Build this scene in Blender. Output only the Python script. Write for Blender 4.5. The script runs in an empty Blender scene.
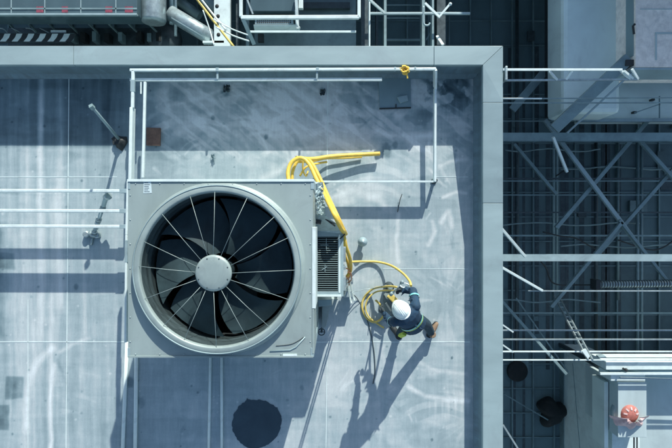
import bpy, bmesh, math, random
import numpy as np
from mathutils import Vector, Matrix
R = math.radians
sc = bpy.context.scene
col = sc.collection
# ------------------------------------------------------------------ camera, sky, sun, exposure
D = 9.0; F = 513.0                      # camera height over the roof, focal length in photo pixels
cam = bpy.data.objects.new('camera', bpy.data.cameras.new('camera')); col.objects.link(cam)
cam.location = (0, 0, D); cam.data.sensor_width = 36; cam.data.lens = 36 * F / 672
cam.data.clip_end = 2000
sc.camera = cam
CX, CY = 0.54, 1.88                     # shadow run per metre of height (towards -x, -y)
elev = math.atan(1 / math.hypot(CX, CY)); azim = math.atan2(CX, CY)
wd = bpy.data.worlds.new('World'); sc.world = wd; wd.use_nodes = True
nt = wd.node_tree; nt.nodes.clear()
sky = nt.nodes.new('ShaderNodeTexSky'); sky.sky_type = 'NISHITA'; sky.sun_disc = False
sky.sun_elevation = elev; sky.sun_rotation = azim; sky.ozone_density = 0.0; sky.dust_density = .6
bg = nt.nodes.new('ShaderNodeBackground'); bg.inputs[1].default_value = 0.145
ow = nt.nodes.new('ShaderNodeOutputWorld')
nt.links.new(sky.outputs[0], bg.inputs[0]); nt.links.new(bg.outputs[0], ow.inputs[0])
sl = bpy.data.lights.new('sun', 'SUN'); sl.energy = 4.9; sl.angle = R(0.5); sl.color = (1.0, 0.95, 0.87)
sun = bpy.data.objects.new('sun', sl); col.objects.link(sun)
sun.rotation_euler = Vector((CX, CY, 1)).to_track_quat('Z', 'Y').to_euler()
sc.view_settings.view_transform = 'Standard'; sc.view_settings.look = 'None'
sc.view_settings.exposure = 0.25; sc.view_settings.gamma = 1
sc.view_settings.use_curve_mapping = False
random.seed(5); rng = np.random.default_rng(7)

# ------------------------------------------------------------------ helpers
def W(px, py, z): k = (D - z) / F; return Vector(((px - 336) * k, (224 - py) * k, z))

class N:
    """tiny node builder"""
    def __init__(s, name):
        s.m = bpy.data.materials.new(name); s.m.use_nodes = True; s.t = s.m.node_tree
        s.b = s.t.nodes['Principled BSDF']
        s.tc = s.t.nodes.new('ShaderNodeTexCoord')
    def new(s, k, **kw):
        n = s.t.nodes.new(k)
        for a, v in kw.items(): setattr(n, a, v)
        return n
    def link(s, a, b): s.t.links.new(a, b)
    def map(s, scale=(1, 1, 1), src='Object', rot=(0, 0, 0)):
        m = s.new('ShaderNodeMapping'); m.inputs['Scale'].default_value = scale; m.inputs['Rotation'].default_value = rot
        s.link(s.tc.outputs[src], m.inputs[0]); return m.outputs[0]
    def noise(s, vec, scale, detail=5, rough=.55, dist=0):
        n = s.new('ShaderNodeTexNoise'); n.inputs['Scale'].default_value = scale; n.inputs['Detail'].default_value = detail
        n.inputs['Roughness'].default_value = rough; n.inputs['Distortion'].default_value = dist
        s.link(vec, n.inputs['Vector']); return n.outputs[0]
    def ramp(s, f, stops):
        r = s.new('ShaderNodeValToRGB'); s.link(f, r.inputs[0])
        e = r.color_ramp.elements
        while len(e) > 1: e.remove(e[-1])
        e[0].position, e[0].color = stops[0][0], stops[0][1]
        for p, c in stops[1:]:
            x = e.new(p); x.color = c
        return r.outputs[0]
    def mix(s, a, b, f, mode='MIX'):
        m = s.new('ShaderNodeMix', data_type='RGBA', blend_type=mode)
        for inp, v in ((m.inputs[0], f), (m.inputs[6], a), (m.inputs[7], b)):
            if isinstance(v, (int, float)): inp.default_value = v
            elif isinstance(v, tuple): inp.default_value = v
            else: s.link(v, inp)
        return m.outputs[2]
    def bump(s, h, strength=.3, dist=.01):
        b = s.new('ShaderNodeBump'); b.inputs['Strength'].default_value = strength; b.inputs['Distance'].default_value = dist
        s.link(h, b.inputs['Height']); s.link(b.outputs[0], s.b.inputs['Normal'])

def c4(c, k=1): return (c[0] * k, c[1] * k, c[2] * k, 1)
def mat(name, c, rough=.55, metal=0, var=.25, scale=6, streak=None, grime=.35, grime_c=(.05, .06, .065), bump=.12, bscale=60, coat=0):
    """painted or bare sheet with blotchy wear, grime and a fine surface relief"""
    if c[2] > c[0]: c = (c[0] * .9, c[1] * 1.04, c[2] * 1.01)
    n = N(name); v = n.map(streak if streak else (1, 1, 1))
    a = n.noise(v, scale, 6, .6, .4)
    f = n.ramp(a, [(.3, (0, 0, 0, 1)), (.7, (1, 1, 1, 1))])
    base = n.mix(c4(c, 1 - var), c4(c, 1 + var), f)
    g = n.noise(n.map((1, 1, 1)), scale * .45, 8, .7, 1.2)
    gf = n.ramp(g, [(.52, (0, 0, 0, 1)), (.75, (grime, grime, grime, 1))])
    base = n.mix(base, c4(grime_c), gf)
    n.link(base, n.b.inputs['Base Color'])
    rr = n.ramp(a, [(.3, c4((rough * .8,) * 3)), (.7, c4((min(1, rough * 1.2),) * 3))])
    n.link(rr, n.b.inputs['Roughness']); n.b.inputs['Metallic'].default_value = metal
    if coat: n.b.inputs['Coat Weight'].default_value = coat
    if bump: n.bump(n.noise(n.map((1, 1, 1)), bscale, 4), bump, .004)
    return n.m

M = {}
M['white'] = mat('white_paint', (.72, .75, .77), .4, 0, .08, 5, grime=.3)
M['zinc'] = mat('galvanised_steel', (.42, .46, .49), .42, .55, .18, 12)
M['coping'] = mat('coping_sheet', (.335, .40, .43), .5, .1, .09, 2.4, (.35, 1, 1), .45, (.22, .27, .3), .12, 14)
M['parapet'] = mat('membrane_upstand', (.15, .21, .26), .75, 0, .2, 3, (3, 3, .6), .4)
M['housing'] = mat('housing_paint', (.335, .375, .38), .42, .1, .10, 2.2, (1, .3, 1), .5, (.17, .2, .21), .05, 26)
M['ring'] = mat('ring_paint', (.32, .36, .365), .42, .1, .08, 4, None, .4, (.16, .19, .2), .05, 30)
M['throat'] = mat('fan_throat', (.13, .165, .18), .32, .6, .25, 3, (1, 1, 4), .4)
M['blade'] = mat('fan_blade', (.032, .052, .062), .7, .1, .35, 3, None, .3, (.05, .065, .075), .04)
M['blade'].node_tree.nodes['Principled BSDF'].inputs['Specular IOR Level'].default_value = .2
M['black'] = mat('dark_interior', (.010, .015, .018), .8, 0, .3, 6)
M['darksteel'] = mat('dark_steel', (.07, .09, .105), .5, .4, .3, 8)
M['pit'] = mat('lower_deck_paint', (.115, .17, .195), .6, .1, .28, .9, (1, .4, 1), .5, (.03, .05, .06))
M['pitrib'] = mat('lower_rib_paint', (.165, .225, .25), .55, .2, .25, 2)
M['tealsteel'] = mat('blue_grey_steel', (.22, .29, .32), .5, .2, .2, 3)
M['palesteel'] = mat('pale_blue_steel', (.34, .41, .45), .45, .15, .14, 2)
M['bigduct'] = mat('pale_duct_paint', (.76, .80, .80), .5, .1, .1, 1.1, None, .35, (.18, .24, .27), .04, 20)
M['duct'] = mat('duct_sheet', (.25, .32, .36), .5, .15, .12, 1.2, None, .3, (.12, .17, .2), .04, 20)
M['concrete'] = mat('weathered_concrete', (.36, .39, .40), .85, 0, .16, 5, None, .4, (.16, .18, .19), .3, 80)
M['glazing'] = mat('dark_glazed_panel', (.085, .125, .15), .22, .1, .18, 1.5, (1, .3, 1), .35, (.2, .24, .26), .02)
M['cabinet'] = mat('speckled_cabinet_top', (.86, .82, .75), .85, 0, .16, 9, None, .5, (.3, .33, .34), .3, 80)
M['lowroof'] = mat('pale_lower_roof', (.48, .53, .56), .7, 0, .12, 1.5, (1, .3, 1), .35, (.2, .25, .28))
M['rubber'] = mat('black_rubber', (.025, .03, .034), .6, 0, .2, 20)
M['yellow'] = mat('yellow_hose', (.76, .54, .09), .45, 0, .14, 9, None, .35, (.30, .19, .04), .1, 90)
M['yellowpale'] = mat('faded_yellow_hose', (.62, .50, .13), .5, 0, .16, 9, None, .4, (.25, .22, .1), .1, 90)
M['copper'] = mat('copper', (.55, .24, .12), .35, .8, .2, 9)
M['rust'] = mat('rusty_plate', (.17, .11, .085), .85, .1, .35, 14, None, .6, (.09, .07, .06), .3, 60)
M['sheet'] = mat('plastic_sheeting', (.70, .76, .80), .75, 0, .1, 8, None, .3, (.25, .32, .38), .2, 40)
M['paper'] = mat('sticker', (.62, .68, .72), .5, 0, .05, 9)
M['ink'] = mat('sticker_ink', (.12, .15, .18), .6, 0, .1, 9)
M['red'] = mat('red_lens', (.44, .16, .13), .65, 0, .18, 14, None, .2)
M['pink'] = mat('pink_cloth', (.66, .50, .49), .8, 0, .14, 18, None, .4, (.35, .15, .13), .4, 60)
M['glassred'] = mat('red_reflector', (.26, .07, .10), .3, 0, .2, 10)
M['helmet'] = mat('helmet_shell', (.80, .82, .84), .25, 0, .04, 9, None, .2, (.5, .5, .5), 0, coat=.4)
M['jacket'] = mat('navy_jacket', (.014, .046, .092), .85, 0, .3, 16, None, .3, (.01, .03, .07), .8, 28)
M['trousers'] = mat('dark_trousers', (.014, .040, .062), .9, 0, .3, 16, None, .3, (.03, .045, .05), .8, 28)
M['reflect'] = mat('reflective_tape', (.22, .55, .60), .35, .1, .15, 30, None, .2)
M['hivis'] = mat('hi_vis_green', (.45, .60, .08), .7, 0, .2, 20, None, .2)
M['skin'] = mat('skin', (.48, .28, .20), .5, 0, .1, 20, None, .1, bump=.1)
M['hair'] = mat('hair', (.02, .015, .012), .6, 0, .2, 40)
M['glove'] = mat('work_glove', (.045, .06, .07), .8, 0, .3, 20)
M['boot'] = mat('tan_boot', (.26, .185, .12), .8, 0, .2, 20, None, .4, (.12, .08, .05), .3)
M['bag'] = mat('grey_canvas', (.14, .16, .165), .85, 0, .25, 20, None, .4, bump=.5, bscale=50)
M['building'] = mat('facade_panel', (.20, .25, .28), .7, 0, .1, 1)
M['ground'] = mat('yard_asphalt', (.05, .055, .058), .9, 0, .3, .5)
def wet():
    n = N('wet_stain'); v = n.map()
    a = n.noise(v, 2.2, 7, .6, .6)
    n.link(n.ramp(a, [(.3, (.022, .05, .072, 1)), (.7, (.04, .08, .108, 1))]), n.b.inputs['Base Color'])
    n.b.inputs['Roughness'].default_value = .5; return n.m
M['wet'] = wet()

class MB:
    def __init__(s): s.v = []; s.f = []; s.mi = []; s.sm = []
    def add(s, vs, fs, mi=0, smooth=False):
        o = len(s.v); s.v += [Vector(v) for v in vs]
        for f in fs: s.f.append([i + o for i in f]); s.mi.append(mi); s.sm.append(smooth)
        return s
    def box(s, a, b, mi=0, mtx=None):
        (x0, y0, z0), (x1, y1, z1) = a, b
        vs = [Vector((x, y, z)) for z in (z0, z1) for y in (y0, y1) for x in (x0, x1)]
        if mtx: vs = [mtx @ v for v in vs]
        return s.add(vs, [(0, 2, 3, 1), (4, 5, 7, 6), (0, 1, 5, 4), (2, 6, 7, 3), (0, 4, 6, 2), (1, 3, 7, 5)], mi)
    def bar(s, p, q, w, h=None, mi=0):
        """rectangular bar, w across, h upright"""
        h = w if h is None else h; p = Vector(p); q = Vector(q); d = (q - p); L = d.length; d.normalize()
        up = Vector((0, 0, 1)) if abs(d.z) < .95 else Vector((0, 1, 0))
        sx = d.cross(up).normalized(); u = sx.cross(d).normalized()
        m = Matrix((sx, d, u)).transposed().to_4x4(); m.translation = p
        return s.box((-w / 2, 0, -h / 2), (w / 2, L, h / 2), mi, m)
    def tube(s, pts, r, n=10, mi=0, caps=True, smooth=True):
        pts = [Vector(p) for p in pts]; K = len(pts)
        rs = r if isinstance(r, (list, tuple)) else [r] * K
        rings = []; ref = None
        for i, p in enumerate(pts):
            d = (pts[min(i + 1, K - 1)] - pts[max(i - 1, 0)])
            if d.length < 1e-9: d = Vector((0, 0, 1))
            d.normalize()
            if ref is None: ref = Vector((0, 0, 1)) if abs(d.z) < .9 else Vector((0, 1, 0))
            a = (ref - d * ref.dot(d)).normalized(); ref = a; b = d.cross(a)
            rings.append([p + (a * math.cos(t) + b * math.sin(t)) * rs[i] for t in [2 * math.pi * k / n for k in range(n)]])
        vs = [v for g in rings for v in g]; fs = []
        for i in range(K - 1):
            for k in range(n):
                k2 = (k + 1) % n; fs.append((i * n + k, i * n + k2, (i + 1) * n + k2, (i + 1) * n + k))
        s.add(vs, fs, mi, smooth)
        if caps:
            s.add(rings[0], [tuple(range(n))[::-1]], mi); s.add(rings[-1], [tuple(range(n))], mi)
        return s
    def lathe(s, c, prof, n=32, mi=0, smooth=True, cap=True, wob=None):
        """prof: (radius, z) from top to bottom or reverse"""
        c = Vector(c); vs = []
        for j, (r, z) in enumerate(prof):
            for k in range(n):
                t = 2 * math.pi * k / n; rr = r * (wob(t, j) if wob else 1)
                vs.append(c + Vector((rr * math.cos(t), rr * math.sin(t), z)))
        fs = []
        for j in range(len(prof) - 1):
            for k in range(n):
                k2 = (k + 1) % n; fs.append((j * n + k, j * n + k2, (j + 1) * n + k2, (j + 1) * n + k))
        s.add(vs, fs, mi, smooth)
        if cap:
            s.add(vs[:n], [tuple(range(n))[::-1]], mi); s.add(vs[-n:], [tuple(range(n))], mi)
        return s
    def prism(s, poly, z0, z1, mi=0):
        n = len(poly); vs = [Vector((p[0], p[1], z0)) for p in poly] + [Vector((p[0], p[1], z1)) for p in poly]
        fs = [tuple(range(n))[::-1], tuple(range(n, 2 * n))] + [(k, (k + 1) % n, n + (k + 1) % n, n + k) for k in range(n)]
        return s.add(vs, fs, mi)
    def ball(s, c, r, n=14, mi=0, sc3=(1, 1, 1), mtx=None):
        c = Vector(c); vs = []; m = n // 2 + 1
        for j in range(m + 1):
            ph = math.pi * j / m
            for k in range(n):
                t = 2 * math.pi * k / n
                v = Vector((math.sin(ph) * math.cos(t) * r * sc3[0], math.sin(ph) * math.sin(t) * r * sc3[1], math.cos(ph) * r * sc3[2]))
                if mtx: v = mtx @ v
                vs.append(c + v)
        fs = [(j * n + k, j * n + (k + 1) % n, (j + 1) * n + (k + 1) % n, (j + 1) * n + k) for j in range(m) for k in range(n)]
        return s.add(vs, fs, mi, True)
    def build(s, name, mats, parent=None, bevel=0, remesh=0, smooth_it=0, label=None):
        me = bpy.data.meshes.new(name); org = Vector((0, 0, 0))
        if parent is not None: org = parent.matrix_world.translation if False else Vector(parent['_o'])
        elif s.v:
            xs = [v.x for v in s.v]; ys = [v.y for v in s.v]; zs = [v.z for v in s.v]
            org = Vector(((min(xs) + max(xs)) / 2, (min(ys) + max(ys)) / 2, min(zs)))
        me.from_pydata([v - org for v in s.v], [], s.f)
        for i, p in enumerate(me.polygons): p.material_index = s.mi[i]; p.use_smooth = s.sm[i]
        bm = bmesh.new(); bm.from_mesh(me)
        bmesh.ops.remove_doubles(bm, verts=bm.verts, dist=1e-5)
        bmesh.ops.recalc_face_normals(bm, faces=bm.faces)
        if bevel:
            es = [e for e in bm.edges if len(e.link_faces) == 2 and e.calc_face_angle(0) > .6 and not e.link_faces[0].smooth]
            bmesh.ops.bevel(bm, geom=es, offset=bevel, segments=2, affect='EDGES', profile=.5, clamp_overlap=True)
        bm.to_mesh(me); bm.free()
        for m in (mats if isinstance(mats, (list, tuple)) else [mats]): me.materials.append(m)
        o = bpy.data.objects.new(name, me); col.objects.link(o)
        if remesh:
            md = o.modifiers.new('r', 'REMESH'); md.mode = 'VOXEL'; md.voxel_size = remesh; md.use_smooth_shade = True
            sm = o.modifiers.new('s', 'SMOOTH'); sm.factor = .5; sm.iterations = smooth_it or 3
            dg = bpy.context.evaluated_depsgraph_get()
            nm = bpy.data.meshes.new_from_object(o.evaluated_get(dg)); o.modifiers.clear(); o.data = nm
            if not nm.materials:
                for m in (mats if isinstance(mats, (list, tuple)) else [mats]): nm.materials.append(m)
            for p in nm.polygons: p.use_smooth = True
        if parent is not None:
            o.parent = parent; o['_o'] = tuple(parent['_o'])
        else:
            o.location = org; o['_o'] = tuple(org)
        if label: o['label'] = label
        return o

def thing(name, label, cat, loc, group=None):
    o = bpy.data.objects.new(name, None); col.objects.link(o); o.location = loc; o.empty_display_size = .1
    o['_o'] = tuple(loc); o['label'] = label; o['category'] = cat
    if group: o['group'] = group
    return o
def tag(o, label, cat, group=None):
    o['label'] = label; o['category'] = cat
    if group: o['group'] = group
    return o
def struct(o): o['kind'] = 'structure'; return o
def smoothpath(pts, n=8):
    pts = [Vector(p) for p in pts]; P = [pts[0] * 2 - pts[1]] + pts + [pts[-1] * 2 - pts[-2]]; out = []
    for i in range(1, len(P) - 2):
        a, b, c, d = P[i - 1:i + 3]
        for k in range(n):
            t = k / n
            out.append(.5 * ((2 * b) + (c - a) * t + (2 * a - 5 * b + 4 * c - d) * t * t + (-a + 3 * b - 3 * c + d) * t ** 3))
    out.append(pts[-1]); return out
def hose(pxpts, r, n=8, steps=8, jig=0):
    return MB().tube(smoothpath([W(*p) for p in pxpts], steps), r, n)

# ------------------------------------------------------------------ ground, lower deck, building body, unseen shade block
struct(MB().box((-400, -400, -12.3), (400, 400, -12)).build('ground', M['ground']))
XI, XO = 2.455, 2.795      # right parapet inner/outer
YI, YO = 2.593, 2.90       # top parapet inner/outer
ZT, ZR = .65, .40
# roof deck with its map of stains and some painted shade as a vertex attribute
def vnoise(X, Y, sx, sy, seed):
    r = np.random.default_rng(seed); g = r.random((97, 97)).astype(np.float32)
    u = X / sx; v = Y / sy; iu = np.floor(u).astype(int); iv = np.floor(v).astype(int); fu = u - iu; fv = v - iv
    fu = fu * fu * (3 - 2 * fu); fv = fv * fv * (3 - 2 * fv)
    a = g[iu % 97, iv % 97]; b = g[(iu + 1) % 97, iv % 97]; c = g[iu % 97, (iv + 1) % 97]; d = g[(iu + 1) % 97, (iv + 1) % 97]
    return (a * (1 - fu) + b * fu) * (1 - fv) + (c * (1 - fu) + d * fu) * fv
def fbm(X, Y, sx, sy, seed, o=4):
    t = 0; k = 1; n = 0
    for i in range(o): t = t + k * vnoise(X, Y, sx / 2 ** i, sy / 2 ** i, seed + i); n += k; k *= .55
    return t / n
def seg(X, Y, a, b):
    ax, ay = a; bx, by = b; dx, dy = bx - ax, by - ay; t = np.clip(((X - ax) * dx + (Y - ay) * dy) / (dx * dx + dy * dy + 1e-9), 0, 1)
    return np.hypot(X - ax - t * dx, Y - ay - t * dy), t
def stroke(X, Y, pts, w):
    d = np.full(X.shape, 1e9, np.float32)
    for a, b in zip(pts[:-1], pts[1:]): d = np.minimum(d, seg(X, Y, a, b)[0])
    return np.clip(1 - d / w, 0, 1) ** 1.0
def sstep(a, b, x): t = np.clip((x - a) / (b - a), 0, 1); return t * t * (3 - 2 * t)

def build_roof():
    X0, X1, Y0, Y1 = -6.6, XI + .02, -4.9, YI + .02; st = .0155
    nx = int((X1 - X0) / st); ny = int((Y1 - Y0) / st)
    gx, gy = np.meshgrid(np.linspace(X0, X1, nx), np.linspace(Y0, Y1, ny))
    X = 336 + gx * 57; Y = 224 - gy * 57              # photo-pixel grid lying in the roof plane
    L = np.zeros(X.shape, np.float32)
    wx = X + 5 * (fbm(X, Y, 40, 40, 3) - .5); wy = Y + 5 * (fbm(X, Y, 40, 40, 9) - .5)
    # broad tone and long run-off streaks
    L += .22 * (fbm(X, Y, 110, 150, 11) - .5)
    left = sstep(150, 60, X)
    L += (.10 + .30 * left) * (fbm(wx, Y, 9, 260, 21) - .5) + .10 * (fbm(X, Y, 3.5, 90, 25) - .5)
    L += .10 * (fbm(X, Y, 60, 5, 31) - .5) + .10 * (fbm(X, Y, 8, 8, 35) - .5)
    # pale vertical washes on the left sheet
    for x, w, y0, y1, a in ((41, 5, 60, 330, .26), (61, 7, 60, 300, .25), (27, 3, 60, 200, .13), (51, 3, 300, 460, .2), (112, 3, 70, 200, .1), (10, 4, 80, 230, .13), (84, 3, 150, 330, .10), (22, 9, 240, 448, .10), (34, 3, 330, 460, .12)):
        L += a * np.clip(1 - np.abs(wx - x) / w, 0, 1) * sstep(y0 - 20, y0, Y) * sstep(y1 + 20, y1, Y) * (.5 + fbm(X, Y, 5, 30, int(x)))
    L -= .24 * sstep(18, 0, X + 14 * fbm(X, Y, 10, 14, 77)) * sstep(215, 235, Y) * sstep(350, 330, Y)
    # square-edged dark patches, bottom left
    for cx, cy, hw, hh, a in ((14, 388, 8.5, 11, .24), (2, 417, 7, 12, .26), (6, 262, 8, 8, .16)):
        q = sstep(1.5, -1, np.abs(wx - cx) - hw) * sstep(1.5, -1, np.abs(wy - cy) - hh)
        L -= a * q * (.45 + fbm(X, Y, 7, 7, 41))
    # sweeping pale smears
    S = [([(26, 430), (27, 400), (30, 375), (38, 360), (52, 348)], 5, .14), ([(50, 470), (51, 400), (54, 365)], 4, .12),
         ([(60, 352), (72, 344), (88, 338)], 3, .10), ([(268, 122), (280, 118), (292, 112)], 3, .24), ([(250, 134), (268, 131), (282, 126)], 3, .14),
         ([(175, 104), (200, 98), (222, 90)], 3, .10), ([(284, 84), (300, 92), (318, 104), (326, 124)], 5, .12), ([(230, 82), (247, 90), (262, 104)], 4, .09),
         ([(352, 78), (360, 92), (372, 112)], 5, .12), ([(378, 133), (402, 137), (430, 134)], 6, .16), ([(433, 120), (436, 100), (441, 84)], 4, .13),
         ([(441, 222), (449, 212), (452, 226)], 4, .14), ([(428, 246), (434, 232), (432, 222)], 3, .13), ([(398, 262), (396, 240), (400, 215)], 3, .10),
         ([(408, 387), (424, 396), (445, 400), (468, 401)], 3.5, .16), ([(420, 364), (440, 372), (466, 374)], 3, .07), ([(384, 362), (380, 352), (384, 346)], 3, .07),
         ([(330, 200), (352, 190), (376, 198), (392, 212)], 5, .07), ([(345, 208), (364, 200), (380, 208)], 4, -.05),
         ([(444, 197), (456, 193), (466, 194)], 2.5, .14), ([(440, 165), (452, 160), (466, 158)], 3, .09),
         ([(214, 112), (190, 124), (170, 140)], 6, .08), ([(300, 150), (280, 170), (262, 178)], 5, .08), ([(58, 360), (66, 380), (68, 400)], 3, -.05)]
    for pts, w, a in S: L += 1.7 * a * stroke(wx, wy, pts, w) * (.45 + 1.1 * fbm(X, Y, 5, 5, 51))
    # mop swings: families of thin concentric arcs
    def arcs(cx, cy, r0, r1, a0, a1, amp, per=4.5, seed=1):
        r = np.hypot(wx - cx, wy - cy); t = np.degrees(np.arctan2(wy - cy, wx - cx)) % 360
        m = sstep(r0, r0 + 6, r) * sstep(r1, r1 - 10, r) * sstep(a0, a0 + 12, t) * sstep(a1, a1 - 12, t)
        band = sstep(.46, .62, fbm(r * 1.0, t * 1.2, per * 1.1, 60, seed, 3))        # broken concentric swipes
        return amp * 1.5 * m * band * sstep(.35, .65, fbm(X, Y, 18, 18, seed + 3))
    L += arcs(190, 190, 60, 110, 225, 330, .14, 6.5, 5) + arcs(300, 60, 40, 95, 60, 140, .12, 7, 6) + arcs(360, 60, 30, 80, 40, 140, .12, 6, 7)
    L += arcs(60, 470, 40, 120, 260, 330, .05, 6, 8) + arcs(372, 240, 36, 84, 200, 330, .07, 6, 12) + arcs(440, 470, 40, 110, 230, 300, .07, 6, 15)
    L += arcs(240, 180, 50, 110, 250, 350, .10, 5, 18) + arcs(120, 440, 60, 170, 250, 300, .04, 8, 19)
    # rays fanning out below and above (445, 290), and comb teeth by the parapet
    def rays(cx, cy, r0, r1, amp, cnt, seed, a0=0, a1=360):
        r = np.hypot(X - cx, Y - cy); t = np.degrees(np.arctan2(Y - cy, X - cx)) % 360
        m = sstep(r0, r0 + 8, r) * sstep(r1, r1 - 15, r) * sstep(a0, a0 + 8, t) * sstep(a1, a1 - 8, t)
        return amp * m * sstep(.5, .66, fbm(t, r, 360 / cnt, 70, seed, 2)) * (fbm(X, Y, 12, 12, seed + 1) + .25)
    L += rays(446, 300, 8, 55, .10, 34, 61) + rays(458, 195, 10, 40, .16, 40, 62, 200, 340) + rays(470, 420, 5, 45, .05, 50, 65, 90, 270)
    teeth = np.maximum(0, np.sin(X * 6.283 / 6.5 + 2 * fbm(X, Y, 20, 30, 71)))
    L += .11 * teeth * sstep(398, 404, Y) * sstep(424, 406, Y) * sstep(426, 432, X) * sstep(470, 462, X)
    # blotchy algae-dark crust in the top right corner and under the rails
    cr = sstep(.46, .55, fbm(X, Y, 9, 11, 81) + .10 * sstep(420, 460, X)) * sstep(415, 432, X) * sstep(473, 466, X) * sstep(72, 78, Y) * sstep(122, 92, Y + 26 * (fbm(X, Y, 4, 40, 83) - .5))
    L -= .42 * cr
    L += .15 * cr * sstep(.6, .7, fbm(X, Y, 5, 12, 85))
    for cx, cy, r, a in ((226, 90, 5, .3), (322, 91, 3, .25), (213, 158, 3, .14), (386, 150, 6, .22), (395, 145, 3, .2), (76, 287, 2.5, .2), (83, 216, 3, .10), (363, 243, 14, .07), (130, 382, 4, .2), (141, 402, 4, .12), (118, 402, 5, .06), (302, 388, 2, .15), (452, 358, 1.3, .35), (432, 440, 1.3, .25), (213, 118, 2, .3), (266, 137, 2, .3)):
        d = np.hypot(X - cx, (Y - cy) * .7) / r; L -= a * sstep(1.25, .5, d + .7 * (fbm(X, Y, 3, 3, 91) - .5))
    m = sstep(62, 70, X) * sstep(119, 110, X) * sstep(75, 78, Y) * sstep(152, 140, Y); L -= .07 * m
    # scrubbed pale clouds, and the top parapet's shade painted darker at both ends
    cw = fbm(wx + 30 * fbm(X, Y, 30, 30, 101), wy + 30 * fbm(X, Y, 30, 30, 105), 34, 26, 111)
    top = sstep(172, 140, Y)
    L += .05 * sstep(165, 130, Y) * sstep(150, 170, X)
    L += .19 * sstep(.48, .60, cw) * (.3 + fbm(X, Y, 14, 3, 115)) * (.35 + .65 * top) * sstep(150, 170, X)
    L += .17 * sstep(.53, .62, fbm(wx + wy * .8, wy - wx * .8, 60, 7, 121)) * top * sstep(150, 170, X)
    L -= .24 * sstep(140, 120, X) * sstep(150, 142, Y) * (.5 + fbm(X, Y, 9, 120, 125))  # deepens the parapet's cast shade in the colour, left end, with streaks
    L -= .20 * sstep(335, 360, X) * sstep(146, 128, Y) * (.4 + fbm(X, Y, 30, 40, 131))  # the same painted shade at the right end
    L -= .07 * sstep(.5, .6, fbm(X, Y, 50, 24, 141)) * sstep(240, 180, Y)
    L -= .05 * sstep(2.2, .6, np.abs(Y - 192 - 3 * np.sin(X / 30))) * sstep(330, 120, X)
    hs_ = seg(X, Y, (0, 0), (0, 1))[0] * 0
    for k in range(70):      # short dry brush swipes
        cx, cy, an_, ln, am = rng.uniform(150, 466), rng.uniform(78, 448), rng.uniform(0, math.pi), rng.uniform(8, 34), rng.uniform(.04, .12) * rng.choice([1, 1, -.6])
        if cy > 200 and rng.random() < .45: continue
        sel = (np.abs(X - cx) < ln + 6) & (np.abs(Y - cy) < ln + 6); xs_, ys_ = X[sel], Y[sel]
        cu_ = rng.uniform(-.02, .02); u_ = (xs_ - cx) * math.cos(an_) + (ys_ - cy) * math.sin(an_); v_ = -(xs_ - cx) * math.sin(an_) + (ys_ - cy) * math.cos(an_) + cu_ * u_ ** 2
        wv = rng.uniform(2, 6)
        L[sel] += am * sstep(ln * .55, ln * .3, np.abs(u_)) * sstep(wv, wv * .4, np.abs(v_)) * sstep(.35, .7, fbm(v_ + 500, u_ + 500, 2.2, 26, 7 + k % 5, 2)) * 1.6
    # splashes and droplets
    for k in range(260):
        cx, cy = rng.uniform(0, 470), rng.uniform(75, 448); r = rng.uniform(.5, 1.6); x0, x1, y0, y1 = cx - 3, cx + 3, cy - 3, cy + 3
        sel = (X > x0) & (X < x1) & (Y > y0) & (Y < y1)
        L[sel] += rng.choice([-.22, .13, -.12]) * sstep(r * 1.2, r * .5, np.hypot(X[sel] - cx, Y[sel] - cy))
    # overlapping membrane sheets: each sheet a touch different in tone
    L += np.where(X < 69, .015, 0) + np.where((X > 69) & (X < 328), -.01, 0) + np.where(Y < 177, -.02, 0)
    L -= .05 * np.clip(1 - np.abs(X - 456) / 16, 0, 1) * 0
    vs = np.stack([gx.ravel(), gy.ravel(), np.zeros(gx.size)], 1)
    idx = np.arange(nx * ny).reshape(ny, nx)
    fs = np.stack([idx[:-1, :-1].ravel(), idx[:-1, 1:].ravel(), idx[1:, 1:].ravel(), idx[1:, :-1].ravel()], 1)
    me = bpy.data.meshes.new('roof_deck')
    me.vertices.add(len(vs)); me.vertices.foreach_set('co', vs.ravel().astype(np.float32))
    me.loops.add(fs.size); me.loops.foreach_set('vertex_index', fs.ravel().astype(np.int32))
    me.polygons.add(len(fs)); me.polygons.foreach_set('loop_start', np.arange(0, fs.size, 4, dtype=np.int32))
    me.update(calc_edges=True)
    at = me.attributes.new('wear', 'FLOAT', 'POINT'); at.data.foreach_set('value', np.clip(L + .5, 0, 1).ravel().astype(np.float32))  # value holds the stains and the painted parapet shade
    n = N('roof_membrane')
    a = n.new('ShaderNodeAttribute'); a.attribute_name = 'wear'
    base = n.ramp(a.outputs['Fac'], [(.0, (.04, .08, .10, 1)), (.30, (.165, .25, .28, 1)), (.5, (.335, .435, .465, 1)), (.66, (.50, .575, .59, 1)), (.9, (.68, .76, .78, 1))])
    f = n.noise(n.map(), 38, 6, .7)
    base = n.mix(base, n.ramp(f, [(.3, (.92, .93, .94, 1)), (.7, (1.06, 1.06, 1.05, 1))]), 1.0, 'MULTIPLY')
    f2 = n.noise(n.map((1, .12, 1)), 30, 5, .6)
    base = n.mix(base, n.ramp(f2, [(.3, (.93, .93, .94, 1)), (.7, (1.06, 1.06, 1.05, 1))]), 1.0, 'MULTIPLY')
    n.link(base, n.b.inputs['Base Color']); n.b.inputs['Roughness'].default_value = .62
    n.bump(n.noise(n.map(), 14, 5, .6), .25, .006)
    me.materials.append(n.m)
    o = bpy.data.objects.new('roof_deck', me); col.objects.link(o); o['_o'] = (0, 0, 0)
    return struct(o)
roof = build_roof()
body = MB(); body.box((-9, -8, -12), (XO - .05, YO - .05, -.03))
struct(body.build('building_body', M['building']))
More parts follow.
